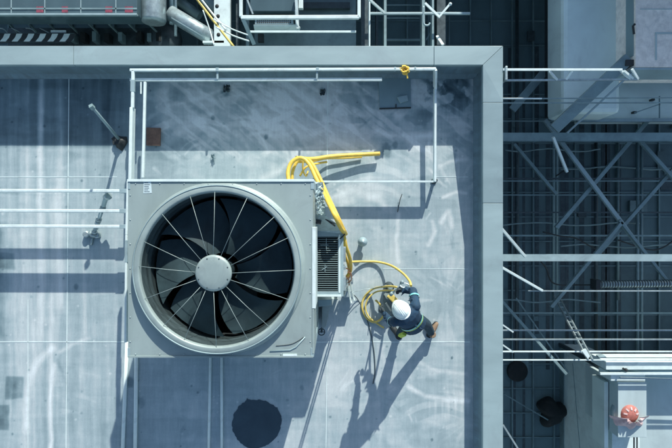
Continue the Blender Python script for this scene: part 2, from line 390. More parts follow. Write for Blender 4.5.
# welded seams: low raised laps over the deck
def seam(px0, py0, px1, py1, w=.013):
    MB().bar(W(px0, py0, .002), W(px1, py1, .002), w, .004).build('membrane_seam', M['white'], roof)
seam(69, 74, 66, 448); seam(328, 76, 327, 177.4); seam(327, 344, 326, 448, .012); seam(0, 177, 117, 177, .012)
seam(0, 342, 470, 342, .014); seam(383, 269, 468, 269, .008); seam(434, 177, 468, 177, .008); seam(28, 300, 28, 448, .008)

# ------------------------------------------------------------------ parapet
par = thing('parapet', 'low parapet wall with wide pale grey metal coping turning the corner of the roof', 'parapet wall', (XO, YO, 0))
yr = .35; ym_ = W(0, 101, .68).y; zm_ = ZT + (ZR - ZT) * (YI - ym_) / (YI - yr)
def XI_(z): return 147 * (D - z) / F
def XO_(z): return 167 * (D - z) / F
XOt = XO_(ZT)
w = MB(); w.box((-9, YI + .012, -.02), (XO - .09, YO - .012, ZT - .03)); w.build('wall', M['parapet'], par)
w = MB()
w.add([(XI + .012, YI + .012, -.02), (XO - .08, YI + .012, -.02), (XO - .03, -8, -.02), (XI + .012, -8, -.02),
       (XI + .012, YI + .012, ZT - .03), (XO - .08, YI + .012, ZT - .03), (XO - .03, yr, ZR - .03), (XI + .012, yr, ZR - .03), (XO - .014, -8, ZR - .03), (XI + .012, -8, ZR - .03)],
      [(4, 5, 6, 7), (7, 6, 8, 9), (0, 4, 7, 9, 3), (1, 2, 8, 6, 5), (0, 1, 5, 4), (2, 3, 9, 8), (0, 3, 2, 1)])
w.build('wall', M['parapet'], par)
def slab(poly, t, name, m, parent, bev=.004):
    """folded sheet: polygon with its own height at each corner, t thick"""
    n = len(poly); vs = [Vector(p) for p in poly] + [Vector(p) - Vector((0, 0, t)) for p in poly]
    MB().add(vs, [tuple(range(n)), tuple(range(n, 2 * n))[::-1]] + [(k, n + k, n + (k + 1) % n, (k + 1) % n) for k in range(n)]).build(name, m, parent, bevel=bev)
g = .0035
xs = [-9, W(73.5, 0, ZT).x, W(434, 0, ZT).x]
for a, b in zip(xs, xs[1:]): slab([(a + g, YI, ZT), (b - g, YI, ZT), (b - g, YO, ZT), (a + g, YO, ZT)], .09, 'coping', M['coping'], par)
slab([(xs[-1] + g, YI, ZT), (XI_(ZT) - g, YI, ZT), (XOt - g, YO, ZT), (xs[-1] + g, YO, ZT)], .09, 'coping', M['coping'], par)
for a, b, za, zb_ in ((YI, ym_, ZT, zm_), (ym_, yr, zm_, ZR), (yr, -8, ZR, ZR)):
    slab([(XI_(za), a - g, za), (XI_(zb_), b + g, zb_), (XO_(zb_), b + g, zb_), (XO_(za), (YO if a == YI else a) - g, za)], .09, 'coping', M['coping'], par)
# base flashing (fillet) at the foot of the walls
fl = MB()
fl.add([(-9, YI + .012, .10), (XI, YI + .012, .10), (XI, YI - .05, .006), (-9, YI - .05, .006)], [(0, 1, 2, 3)])
fl.add([(XI + .012, YI, .10), (XI + .012, -8, .10), (XI - .05, -8, .006), (XI - .05, YI - .05, .006)], [(0, 1, 2, 3)])
fl.build('base_flashing', M['parapet'], par)

# ------------------------------------------------------------------ big fan unit
H = 2.3; ux0, ux1 = W(128, 0, H).x, W(313, 0, H).x; uy1, uy0 = W(0, 180, H).y, W(0, 357, H).y
uc = Vector(((ux0 + ux1) / 2, (uy0 + uy1) / 2, 0)); fc = W(217, 269.5, H + .10); fc.z = 0; RF = 1.0
unit = thing('cooling_unit', 'huge grey rooftop cooling unit with one large round fan facing up', 'cooling unit', (uc.x, uc.y, 0))
hb = MB(); n = 96; zb = .14
def sq(t):
    c, s_ = math.cos(t), math.sin(t)
    k = min(((ux1 - fc.x) if c > 0 else (fc.x - ux0)) / max(abs(c), 1e-6), ((uy1 - fc.y) if s_ > 0 else (fc.y - uy0)) / max(abs(s_), 1e-6))
    return Vector((fc.x + c * k, fc.y + s_ * k, H))
an = sorted([2 * math.pi * k / n for k in range(n)] + [math.atan2(y - fc.y, x - fc.x) % (2 * math.pi) for x in (ux0, ux1) for y in (uy0, uy1)])
nn = len(an)
ring = [Vector((fc.x + 1.10 * math.cos(t), fc.y + 1.10 * math.sin(t), H)) for t in an]; out = [sq(t) for t in an]
hb.add(out + ring, [(k, (k + 1) % nn, nn + (k + 1) % nn, nn + k) for k in range(nn)])
hb.build('top_panel', M['housing'], unit)
hb = MB()
for a, b in (((ux0, uy0), (ux1, uy0 + .03)), ((ux0, uy1 - .03), (ux1, uy1)), ((ux0, uy0 + .03), (ux0 + .03, uy1 - .03)), ((ux1 - .03, uy0 + .03), (ux1, uy1 - .03))):
    hb.box((a[0], a[1], zb), (b[0], b[1], H - .004))
hb.box((ux0 + .03, uy0 + .03, zb + .02), (ux1 - .03, uy1 - .03, zb + .05))
hb.build('housing', M['housing'], unit)
# inside lining, dark coil packs
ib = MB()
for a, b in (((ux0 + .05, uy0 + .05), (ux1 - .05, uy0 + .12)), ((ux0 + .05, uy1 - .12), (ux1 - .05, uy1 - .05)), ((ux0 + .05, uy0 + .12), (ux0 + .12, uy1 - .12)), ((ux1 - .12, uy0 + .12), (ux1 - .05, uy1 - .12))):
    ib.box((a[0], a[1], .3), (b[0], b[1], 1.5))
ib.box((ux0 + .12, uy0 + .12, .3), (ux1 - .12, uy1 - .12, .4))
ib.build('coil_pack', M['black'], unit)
# corner trims standing proud
for x, sx in ((ux0, -1), (ux1, 1)):
    for y in (uy0 + .06, uy1 - .06):
        MB().box((x - .004 if sx < 0 else x - .03, y - .06, zb - .02), (x + .03 if sx < 0 else x + .012, y + .06, H + .006)).build('corner_trim', M['palesteel'], unit, bevel=.003)
MB().box((ux0 - .006, uy1 - .022, H + .001), (ux1 + .014, uy1 + .010, H + .016)).build('edge_trim', M['white'], unit, bevel=.002)
MB().box((ux0 + .0, uy0 - .008, H + .001), (ux1 + .004, uy0 + .016, H + .01)).build('edge_trim', M['ring'], unit, bevel=.002)
MB().box((ux1 - .012, W(0, 306, 2.1).y, 1.7), (ux1 + .035, W(0, 227, 2.1).y, H + .012)).build('side_rail', M['white'], unit, bevel=.004)
MB().box((ux1 - .012, W(0, 350, 2.1).y, 1.6), (ux1 + .016, W(0, 306, 2.1).y - .01, H + .010)).build('side_rail', M['ring'], unit, bevel=.004)
for x in (ux0 + .15, ux1 - .15):
    for y in (uy0 + .15, uy1 - .15):
        MB().box((x - .12, y - .12, 0), (x + .12, y + .12, zb + .01)).build('foot', M['rubber'], unit, bevel=.01)
# folded lip details in the lower right corner of the lid
p = [W(270, 351.0, H), W(290, 350, H), W(296, 347, H), W(305, 337, H)]
MB().tube([Vector((q.x, q.y, H + .006)) for q in p], .008, 6).build('lid_fold', M['palesteel'], unit)
p = [W(276, 346, H), W(290, 344.5, H), W(298, 341, H), W(304, 337, H)]
MB().tube([Vector((q.x, q.y, H + .004)) for q in smoothpath(p)], .004, 6).build('cable', M['rubber'], unit)
MB().box((W(283, 0, H).x, W(0, 356, H).y, H + .001), (W(297, 0, H).x, W(0, 354, H).y, H + .012)).build('lid_clip', M['white'], unit)
# fan bell: flange, lip and throat
pr = [(1.135, H - .01), (1.135, H + .003), (1.105, H + .006), (1.095, H + .012), (1.088, H + .098), (1.078, H + .108), (1.05, H + .111), (1.02, H + .116), (1.004, H + .112), (.996, H + .09), (.99, H + .06)]
MB().lathe((fc.x, fc.y, 0), pr, 96, cap=False).build('fan_ring', M['ring'], unit)
pr = [(1.082, H + .104), (1.089, H + .111), (1.082, H + .118), (1.074, H + .111), (1.082, H + .104)]
MB().lathe((fc.x, fc.y, 0), pr, 96, cap=False).build('flange_bead', M['palesteel'], unit)
pr = [(.99, H + .06), (.985, H + .02), (.98, H - .05), (.968, H - .07), (.98, H - .09), (.978, H - .20), (.966, H - .22), (.976, H - .24), (.97, H - .5), (1.1, H - .70)]
MB().lathe((fc.x, fc.y, 0), pr, 96, cap=False).build('fan_throat', M['throat'], unit)
SCREWS = []
for x in np.linspace(ux0 + .1, ux1 - .1, 8):
    for y in (uy0 + .035, uy1 - .05): SCREWS.append((Vector((x, y, H)), .008))
for y in np.linspace(uy0 + .2, uy1 - .2, 7):
    for x in (ux0 + .03, ux1 - .035): SCREWS.append((Vector((x, y, H)), .008))
first = None
for c, r_ in SCREWS:
    if first is None:
        first = MB().lathe(c, [(r_, 0), (r_, .006), (r_ * .5, .009)], 6).build('screw', M['zinc'], unit); c0 = c
    else:
        d = first.copy(); col.objects.link(d); d.parent = unit; d.location = c - c0
# guard wires and hub
zg = H + .104; NW = 16
hubc = W(213.8, 273, zg); hubc.z = 0
for k in range(NW):
    t = 2 * math.pi * (k - .02) / NW + .04 * math.sin(k * 2.1)
    e = Vector((fc.x + 1.006 * math.cos(t), fc.y + 1.006 * math.sin(t), zg + .004)); h0 = Vector((hubc.x + .2 * math.cos(t), hubc.y + .2 * math.sin(t), zg + .012))
    mid = (e + h0) / 2 + Vector((random.uniform(-.005, .005), random.uniform(-.005, .005), .012))
    MB().tube([e, mid, h0], .0034, 6).build('guard_wire', M['ring'], unit)
MB().lathe((hubc.x, hubc.y, 0), [(.232, zg - .01), (.236, zg + .012), (.228, zg + .03), (.20, zg + .04), (.12, zg + .044), (.001, zg + .045)], 48).build('hub_cap', M['ring'], unit)
for k in range(8):
    t = 2 * math.pi * (k + .5) / 8; MB().lathe((hubc.x + .2 * math.cos(t), hubc.y + .2 * math.sin(t), zg + .038), [(.009, 0), (.009, .006), (.004, .009)], 6).build('hub_screw', M['darksteel'], unit)
MB().lathe((hubc.x, hubc.y, 0), [(.16, zg - .02), (.17, H - .25), (.17, H - .9), (.10, H - 1.0)], 32).build('motor', M['blade'], unit)
for k in range(6):
    bl = MB(); t0 = 2 * math.pi * k / 6 + .75; vs = []; NR, NA = 9, 9
    for i in range(NR):
        r = .2 + .73 * i / (NR - 1); span = R(58 - 4 * i / (NR - 1)); sweep = .38 * (i / (NR - 1)) ** 1.5
        for j in range(NA):
            u = j / (NA - 1) - .5; t = t0 + sweep + span * u
            z = H - .26 + u * (.20 - .06 * i / (NR - 1)) * 1.0 - .05 * math.cos(u * math.pi)
            vs.append(Vector((fc.x + r * math.cos(t), fc.y + r * math.sin(t), z)))
    fs = [(i * NA + j, i * NA + j + 1, (i + 1) * NA + j + 1, (i + 1) * NA + j) for i in range(NR - 1) for j in range(NA - 1)]
    bl.add(vs, fs, 0, True); lo = [v - Vector((0, 0, .012)) for v in vs]; bl.add(lo, [f[::-1] for f in fs], 0, True)
    bl.build('fan_blade', M['blade'], unit)
mb = MB()       # motor mount beams under the fan
mb.bar((fc.x - 1.0, fc.y + .18, 1.36), (fc.x + 1.0, fc.y + .18, 1.36), .07, .1); mb.bar((fc.x - 1.0, fc.y - .18, 1.36), (fc.x + 1.0, fc.y - .18, 1.36), .07, .1)
mb.bar((fc.x + .2, fc.y - 1.0, 1.30), (fc.x + .2, fc.y + 1.0, 1.30), .3, .02)
mb.build('motor_mount', M['darksteel'], unit)
st = MB(); a, b = W(143.4, 193.3, H), W(152, 181, H)
st.add([(a.x, a.y, H + .003), (b.x, a.y + .004, H + .003), (b.x - .012, b.y, H + .003), (a.x + .004, b.y - .004, H + .003)], [(0, 1, 2, 3)], 0)
stk = st.build('sticker', M['paper'], unit)
tx = MB()
for k in range(6): tx.box((a.x + .012, a.y + .018 + k * .023, H + .0042), (b.x - .02 - random.random() * .03, a.y + .026 + k * .023, H + .0046))
tx.build('print', M['ink'], stk)

# ------------------------------------------------------------------ side box with louvre
ZS = 1.22
sx0, sx1 = W(316.5, 0, ZS).x, W(343.5, 0, ZS).x; sy0, sy1 = W(0, 296.5, ZS).y, W(0, 227, ZS).y
sx0 -= .02
sb = thing('intake_box', 'pale metal intake box with dark slatted grille beside the cooling unit', 'ventilation box', ((sx0 + sx1) / 2, (sy0 + sy1) / 2, 0))
gx0, gx1, gy0, gy1 = W(317.5, 0, ZS).x, W(338, 0, ZS).x, W(0, 291.5, ZS).y, W(0, 236.5, ZS).y
cb = MB(); cb.box((sx0, sy0, .55), (sx1, sy1, ZS - .06))
cb.box((sx0, sy0, ZS - .06), (gx0, sy1, ZS)); cb.box((gx1, sy0, ZS - .06), (sx1, sy1, ZS)); cb.box((gx0, sy0, ZS - .06), (gx1, gy0, ZS)); cb.box((gx0, gy1, ZS - .06), (gx1, sy1, ZS))
cb.build('casing', M['palesteel'], sb, bevel=.002)
gr = MB(); ns = 25
for k in range(ns):
    y = gy0 + (gy1 - gy0) * (k + .5) / ns
    gr.add([(gx0, y - .003, ZS - .045), (gx1, y - .003, ZS - .045), (gx1, y + .004, ZS - .006), (gx0, y + .004, ZS - .006), (gx0, y + .001, ZS - .047), (gx1, y + .001, ZS - .047), (gx1, y + .009, ZS - .008), (gx0, y + .009, ZS - .008)],
           [(0, 1, 2, 3), (7, 6, 5, 4), (3, 2, 6, 7), (0, 4, 5, 1)])
gr.build('louvre', M['tealsteel'], sb)
MB().box((gx0 + .002, gy0 + .002, ZS - .058), (gx1 - .002, gy1 - .002, ZS - .052)).build('louvre_backing', M['black'], sb)
bt = MB(); a = W(326.3, 245, ZS); bt.bar((a.x, a.y - .07, ZS + .004), (a.x, a.y + .10, ZS + .004), .006); bt.bar((a.x - .09, a.y, ZS + .004), (a.x + .03, a.y, ZS + .004), .006)
a = W(325, 268, ZS); bt.bar((a.x - .05, a.y - .03, ZS + .004), (a.x + .03, a.y + .02, ZS + .004), .007); bt.bar((a.x, a.y - .06, ZS + .004), (a.x, a.y + .05, ZS + .004), .006)
bt.build('wire_clip', M['palesteel'], sb)
MB().box((sx0, sy0 - .001, ZS + .001), (gx1 + .05, sy0 + .03, ZS + .008)).build('rim', M['white'], sb)
MB().box((gx1 + .012, gy0 - .02, ZS + .001), (gx1 + .035, gy1 + .03, ZS + .006)).build('rim', M['white'], sb)
MB().box((sx0, sy1 - .05, ZS + .001), (sx1 - .02, sy1 - .025, ZS + .007)).build('rim', M['white'], sb)
for y0, y1 in ((277, 291), (247, 262), (266, 270)):
    MB().box((sx1 - .004, W(0, y1, ZS).y, ZS - .25), (sx1 + .035, W(0, y0, ZS).y, ZS - .02)).build('bracket', M['zinc'], sb, bevel=.003)
for x in (sx0 + .06, sx1 - .05):
    for y in (sy0 + .05, sy1 - .05): MB().bar((x, y, 0), (x, y, .56), .045).build('leg', M['zinc'], sb)
# sloping hood above the box
hd = MB(); a = [W(315.5, 214, 1.5), W(326, 216, 1.5), W(347, 231, 1.24), W(345, 234, 1.22), W(316.5, 231, 1.24)]
hd.add(a + [v - Vector((0, 0, .03)) for v in a], [(0, 1, 2, 3, 4), (9, 8, 7, 6, 5)] + [(k, 5 + k, 5 + (k + 1) % 5, (k + 1) % 5) for k in range(5)])
hd.build('hood', M['zinc'], sb)
MB().bar(W(325.5, 219, 1.44), W(335, 226, 1.37), .022, .02).build('hood_strap', M['rubber'], sb); MB().bar(W(316, 222, 1.42), W(321, 223, 1.42), .05, .03).build('hood_strap', M['rubber'], sb); MB().bar(W(340, 239, 1.26), W(345, 234, 1.26), .02, .02).build('hood_strap', M['rubber'], sb)
# twin rods added at the outer corner of the box to cast long thin shadows
ms = thing('shadow_rods', 'two thin upright steel rods added at the corner of the intake box to cast thin shadows', 'mast', W(347.5, 283, 0))
for px, py, h in ((347, 281, 2.6), (349.4, 280, 2.5)):
    q = W(px, py, 0); MB().tube([q, q + Vector((0, 0, h))], .014, 8).build('rod', M['zinc'], ms)
q = W(348, 280.5, 0); MB().box((q.x - .09, q.y - .03, 0), (q.x + .09, q.y + .05, .02)).build('base_plate', M['zinc'], ms)
# pale pads on the deck beside the unit
def pad(poly, z, name, m, label, cat, bev=.006, z0=.004):
    return tag(MB().prism([W(x, y, z)[:2] for x, y in poly][::-1], z0, z, ).build(name, m, bevel=bev), label, cat)
pad([(322, 297.5), (338, 299.5), (330, 308), (326, 327), (322, 329)], .22, 'concrete_block', M['concrete'], 'pale tapered concrete block on the roof between unit and intake box', 'block')
pad([(346, 291), (353, 291), (354.5, 297), (344, 297.5)], .3, 'junction_box', M['zinc'], 'small grey junction box at the lower corner of the intake box', 'junction box')
pad([(317.5, 300), (331.5, 299.5), (331.5, 305), (318.5, 307)], .5, 'metal_step', M['palesteel'], 'pale sheet metal step just below the slatted intake box', 'step')
vl = thing('valve', 'dark blue valve wheel low on the lower right side of the cooling unit', 'valve', W(322, 333, .2))
q = W(321.5, 332, .35); MB().tube([q + Vector((.055 * math.cos(t), .055 * math.sin(t), 0)) for t in [k * math.pi / 10 for k in range(21)]], .010, 8).build('wheel', M['darksteel'], vl)
MB().tube([q + Vector((-.05, 0, 0)), q + Vector((.05, 0, 0))], .008, 6).build('spoke', M['darksteel'], vl)
MB().tube([q - Vector((0, 0, .33)), q], .018, 8).build('stem', M['darksteel'], vl)

# crumpled plastic sheeting down the right side of the unit
def crumple(poly_c, w, h, z0, amp, seed, name, label, m):
    r = np.random.default_rng(seed); nx_, ny_ = 9, 22; vs = []
    for j in range(ny_):
        for i in range(nx_):
            u = i / (nx_ - 1); v = j / (ny_ - 1)
            px = poly_c[0] + (u - .5) * w * (1 - .45 * v) + 3.5 * v + r.normal() * .8; py = poly_c[1] + v * h + r.normal() * .9
            vs.append(W(px, py, z0 - u * .35 - .25 * v + r.normal() * amp))
    fs = [(j * nx_ + i, j * nx_ + i + 1, (j + 1) * nx_ + i + 1, (j + 1) * nx_ + i) for j in range(ny_ - 1) for i in range(nx_ - 1) if r.random() > .05]
    b = MB(); b.add(vs, fs); b.add([v - Vector((0, 0, .004)) for v in vs], [f[::-1] for f in fs])
    return tag(b.build(name, m), label, 'plastic sheet')
crumple((318, 182), 11, 36, 1.75, .02, 3, 'plastic_sheet', 'crumpled blue-white plastic sheeting hanging at the upper right side of the cooling unit', M['palesteel'])

# ------------------------------------------------------------------ yellow hoses
HG = 'yellow hoses and pipes beside the cooling unit'
def hz(path, r, label, m='yellow', cat='hose'): return tag(hose(path, r, 10).build('hose', M[m]), label, cat, HG)
hz([(289, 183, .8), (288, 172, .75), (292, 162, .72), (301, 158, .72), (309, 164, .75), (316, 178, .9), (325, 196, 1.12), (334, 214, 1.52), (341, 228, 1.40), (344, 232, 1.25)], .034,
   'thick yellow hose arching over the unit corner and running down to the intake box hood')
hz([(292, 181, .6), (293, 170, .6), (299, 160, .6), (309, 160, .62), (318, 174, .78), (328, 196, 1.05), (336, 213, 1.42), (343.5, 229, 1.32), (346, 234, 1.1)], .028,
   'second yellow hose lying against the inner side of the arching thick one')
hz([(296, 158, .5), (312, 159, .35), (330, 156.5, .22), (352, 155, .16), (366, 154.3, .13), (380, 153.6, .12)], .037,
   'straight yellow pipe reaching right across the roof from the unit corner', cat='pipe')
hz([(298, 162, .4), (312, 161.5, .25), (326, 158.5, .1), (345, 158, .06), (362, 157, .04)], .018, 'thin yellow hose lying just under the straight yellow pipe')
hz([(300, 176, .4), (305, 168, .45), (311, 165, .4), (320, 163, .25), (327, 162, .2)], .018, 'short thin yellow hose end curling out under the hose arch')
hz([(303, 160, .5), (303, 170, .45), (306, 176, .35), (308, 171, .3)], .014, 'small loop of yellow line dangling inside the hose arch')
hz([(343, 231, 1.1), (346, 246, 1.0), (350, 259, .8), (350.5, 270, .5), (347, 277, .4)], .030, 'yellow hose bending down the right side of the intake box')
hz([(344, 238, .9), (344.5, 252, .8), (348, 264, .6), (349, 272, .3)], .022, 'thinner yellow hose tight against the intake box side')
hz([(349, 262, .25), (362, 261.5, .06), (378, 262, .05), (392, 266, .2), (403, 273.5, .5), (409.5, 281, .8), (411, 286, .95)], .020,
   'yellow hose curving over the roof from the intake box to the worker', 'yellowpale')
hz([(405, 291, .90), (396, 287, .7), (385, 286.5, .35), (373, 289, .08), (364.5, 297, .03), (362, 307, .03), (366, 317, .03), (373, 322, .03), (380, 320, .06), (383.5, 314, .08), (381, 306, .10), (375.5, 300, .1)], .018,
   'faded yellow hose looped in a coil on the roof left of the worker', 'yellowpale')
hz([(396, 291, .85), (388, 290.5, .4), (376, 292, .1), (368, 299, .07), (365.5, 308, .07), (369, 317, .07), (377, 323.5, .03), (384, 328, .03)], .014,
   'thin yellow line doubled inside the coil left of the worker', 'yellowpale')
tag(MB().tube(smoothpath([W(x, y, z) for x, y, z in ((352, 293, .25), (358, 300, .012), (365, 314, .012), (370.5, 332, .012), (374, 352, .012), (375, 372, .012), (373, 384, .012))]), .009, 6).build('cable', M['darksteel']),  # dark strand stands in for the cast shadow of a rope
    'thin dark strand laid on the roof as the shadow of the rope held by the worker', 'cable')
tag(MB().tube(smoothpath([W(x, y, z) for x, y, z in ((353, 292, .28), (362, 290, .16), (374, 288, .12), (386, 285, .5))]), .006, 6).build('cable', M['zinc']),
    'thin pale cable from the junction box towards the dark cylinder', 'cable')
pp = MB(); 
for dx, dy in ((0, 0), (2.2, 4), (-1, 8)):
    pp.tube(smoothpath([W(345.5 + dx, 268 + dy, .75), W(349 + dx, 270 + dy, .6), W(350 + dx * .5, 276 + dy, .4), W(347, 279 + dy, .3)]), .010, 6)
tag(pp.build('copper_pipe', M['copper']), 'bundle of small bent copper pipes at the right edge of the intake box', 'pipe')
# rope knot tied on the white rail
kn = MB(); q = W(405, 70, .67)
for k in range(6):
    a = k * 1.05; kn.tube(smoothpath([q + Vector((.055 * math.cos(a + t) * (1 + .2 * math.sin(3 * t + k)), .045 * math.sin(a + t) + .01 * k - .02, .03 * math.cos(2 * t + k))) for t in np.linspace(0, 5.6, 9)], 4), .011, 6)
kn.tube(smoothpath([q, q + Vector((.03, -.06, -.02)), q + Vector((.045, -.13, -.03))]), .013, 6); kn.tube(smoothpath([q, q + Vector((-.05, .03, 0)), q + Vector((-.09, .035, 0))]), .010, 6)
kn.tube(smoothpath([q + Vector((.02, 0, 0)), q + Vector((.06, -.03, 0)), q + Vector((.07, -.02, 0))]), .012, 6)
tag(kn.build('rope_knot', M['yellow']), 'knotted yellow rope tied round the white rail by the parapet', 'rope')

# ------------------------------------------------------------------ white rails and pipes
RG = 'white rails and pipes around the cooling unit'
ZP = .62; ZE = 1.17
def rail(pts, w, h, label, m='white', cat='rail', socket=()):
    t = thing('rail', label, cat, W(*pts[0]), RG)
    b = MB()
    for p, q in zip(pts, pts[1:]): b.bar(W(*p), W(*q), w, h)
    b.build('bar', M[m], t, bevel=min(w, h) * .2)
    for s0, s1 in socket:
        MB().bar(W(*s0), W(*s1), w * 1.3, h * 1.08).build('socket', M['palesteel'], t, bevel=.004)
    return t
r1 = rail([(130, 70.2, ZP), (436, 69, ZP)], .046, .05, 'long upper white rail running just inside the top parapet', socket=[((216, 69.8, ZP), (219, 69.8, ZP)), ((394, 69.2, ZP), (396, 69.2, ZP)), ((414, 69.1, ZP), (416, 69.1, ZP)), ((316, 69.5, ZP), (319, 69.5, ZP))])
r2 = rail([(130, 79.8, .55), (382, 79.5, .55)], .052, .045, 'shorter white rail parallel below the long upper one')
for px in (217.5, 317):
    MB().bar(W(px, 70.5, ZP - .005), W(px, 79, ZP - .005), .03, .02).build('tie', M['palesteel'], r1)
lup = rail([(133.2, 70, ZP), (132.6, 108, ZP)], .05, .05, 'left white upright bar between top rail and unit corner', socket=[((133, 80, ZP), (132.8, 92, ZP))])
MB().bar(W(132.6, 108, ZP - .04), W(131.2, 180, ZP - .04), .05, .14).build('bar', M['white'], lup, bevel=.01)
rail([(145.2, 82, ZP), (143, 178, ZP)], .04, .05, 'white bar just right of the left upright, ending at the unit top')
rail([(141, 82, ZP - .05), (141, 94, ZP - .05)], .022, .02, 'very short thin white stub between the two left uprights')
slp = rail([(435.2, 68.5, ZP), (435, 88, .30), (434.6, 182, .28)], .040, .11, 'white bar sloping down from the top rail to the roof on the right')
q = W(434.6, 181, .1); (MB().lathe((q.x, q.y, 0), [(.05, 0), (.05, .02), (.03, .03), (.028, .24)], 12).build('foot', M['darksteel'], slp))
tag(MB().bar(W(306, 181.6, .28), W(433, 181.6, .28), .03, .10).build('cable_tray', M['white']), 'slim white cable tray running right from the unit to the sloping bar', 'cable tray')
for py, z, t in ((191, .57, 'topmost of the three white rails left of the unit'), (211, .626, 'middle one of the three white rails left of the unit'), (226.5, .57, 'lowest of the three white rails left of the unit')):
    rail([(-40, py - .5, z), (129.5, py, z)], .052, .085, t, socket=[((120.5, py, z), (129, py, z))])
rail([(129, 181, ZE), (127.5, 235, ZE), (126.5, 342, ZE)], .036, .10, 'white edge bar running down beside the left side of the unit', socket=[((127.6, 240, ZE), (127.4, 262, ZE))])
for (a, b, t, rr) in (((127.5, 330), (122.3, 460), 'outermost pale pipe leaving under the left side of the unit', .026), ((136.8, 330), (135, 460), 'second pale pipe from the left running out below the unit', .026),
                  ((211, 330), (208.5, 460), 'third pale pipe running straight out below the unit', .018), ((221.6, 330), (221.8, 460), 'fourth pale pipe running straight out below the unit', .018)):
    tag(MB().tube([W(a[0], a[1], rr + .006), W(b[0], b[1], rr + .006)], rr * 1.25, 10).build('floor_pipe', M['white']), t, 'pipe', 'pale pipes on the roof below the unit')

# ------------------------------------------------------------------ small roof things
ms = thing('roof_mast', 'slim grey pole leaning up from a dark base near the left rails', 'pole', W(120.5, 141, 0))
MB().tube([W(120.5, 141, 0), W(93, 108, 1.28)], [.028, .022], 10).build('pole', M['duct'], ms)
MB().lathe(W(120.5, 142, 0), [(.13, .001), (.125, .03), (.06, .06), (.05, .12)], 9, wob=lambda t, j: 1 + .25 * math.sin(3 * t) + .1 * math.sin(7 * t)).build('base', M['rubber'], ms)
MB().bar(W(121, 141, .05), W(113, 143, .05), .06, .04).build('strap', M['rubber'], ms)
MB().bar(W(93.5, 108.5, 1.28), W(90.5, 105.5, 1.34), .06, .06).build('cap', M['tealsteel'], ms)
rp = pad([(146.2, 127.4), (160.3, 127.9), (159.8, 145.6), (146, 145.2)], .05, 'rusty_plate', M['rust'], 'rusty brown square plate lying in the shade by the left uprights', 'metal plate', .004)
# standpipe with couplings
spt = thing('standpipe', 'stubby pale steel standpipe with couplings between the left rails', 'pipe', W(95, 236, 0))
MB().tube([W(93, 236, .06), W(103.5, 206, .40)], .032, 12).build('pipe', M['palesteel'], spt)
for t, r in ((.06, .062), (.14, .05), (.46, .045), (.56, .05), (.93, .048)):
    a, b = W(93, 236, .06), W(103.5, 206, .40); d = (b - a).normalized(); c = a.lerp(b, t)
    MB().tube([c - d * .03, c + d * .03], r, 12).build('coupling', M['zinc'], spt)
MB().tube(smoothpath([W(103.5, 206, .40), W(105.5, 199.5, .46), W(107.5, 196, .47)]), .038, 12).build('elbow', M['palesteel'], spt)
MB().tube([W(106, 197.5, .44), W(109, 196, .5)], .058, 14).build('cap', M['zinc'], spt)
MB().tube([W(87, 233.5, .06), W(99, 235, .06)], .04, 10).build('tee', M['zinc'], spt)
MB().lathe(W(88, 234, 0), [(.06, .02), (.06, .08), (.04, .1)], 12).build('plug', M['zinc'], spt)
MB().lathe(W(98.5, 235, 0), [(.055, .02), (.055, .09), (.035, .1)], 12).build('plug', M['zinc'], spt)
MB().tube([W(93, 236, .02), W(91, 245, .02)], .02, 8).build('drain', M['zinc'], spt)
cv = thing('vent_cap', 'small pale conical vent cap alone on the roof right of the intake box', 'vent', W(362, 242, 0))
MB().lathe(W(361.5, 242.5, 0), [(.045, 0), (.04, .16)], 14).build('stub', M['tealsteel'], cv)
MB().lathe(W(362.2, 241.5, 0), [(.085, .13), (.082, .15), (.05, .2), (.001, .235)], 18).build('cone', M['palesteel'], cv)
# hatch
ht = thing('access_hatch', 'thin square access panel with a small latch box near the top parapet', 'hatch', W(395, 93, 0))
MB().prism([W(x, y, .02)[:2] for x, y in ((378.5, 78), (410.5, 77.5), (411, 107.5), (379.5, 108))][::-1], .002, .022).build('panel', M['duct'], ht, bevel=.003)
MB().prism([W(x, y, .03)[:2] for x, y in ((397, 97.5), (407, 95.5), (408, 101), (400, 103.5))][::-1], .024, .075).build('latch_box', M['palesteel'], ht, bevel=.005)
MB().bar(W(379.5, 108.6, .02), W(411, 107.6, .02), .02, .03).build('hinge', M['rubber'], ht)
MB().bar(W(396, 104, .03), W(396, 108, .03), .016, .02).build('hinge_pin', M['rubber'], ht)
tag(MB().tube([W(402, 194, .10), W(400, 200, .05), W(397.5, 212, .02)], .007, 6).build('steel_rod', M['rubber']), 'tiny thin dark rod on the sunlit roof right of the hoses', 'rod')
for x, y, s, t in ((226.5, 88, 3.4, 'small crumpled dark rag on the roof below the top rails, left one'), (322.5, 92, 2.6, 'small grey scrap hanging below the right tie of the top rails'), (213, 157, 2.2, 'pale blue scrap of film above the unit')):
    b = MB(); r = np.random.default_rng(int(x)); vs = []
    for j in range(6):
        for i in range(6): vs.append(W(x + (i - 2.5) * s * .38 + r.normal() * .35, y + (j - 2.5) * s * .45 + r.normal() * .5, .02 + abs(r.normal()) * .03))
    b.add(vs, [(j * 6 + i, j * 6 + i + 1, j * 6 + i + 7, j * 6 + i + 6) for j in range(5) for i in range(5) if r.random() > .2])
    tag(b.build('rag', M['darksteel'] if y < 93 else M['duct']), t, 'rag')
pts = [(259, 400), (265, 401), (272, 404.5), (277, 408), (281, 416), (281.5, 422), (280, 431), (276, 438), (268, 445), (262, 447.5), (252, 449), (244, 446), (237.5, 440), (233, 432), (232, 424), (233.5, 415), (238.5, 407), (244, 402.5), (247, 398.5), (251, 400)]
rr_ = random.Random(4); P2 = []
for i in range(len(pts)):
    a, b = pts[i], pts[(i + 1) % len(pts)]
    for k in range(4): P2.append((a[0] + (b[0] - a[0]) * k / 4 + rr_.uniform(-.5, .5), a[1] + (b[1] - a[1]) * k / 4 + rr_.uniform(-.5, .5)))
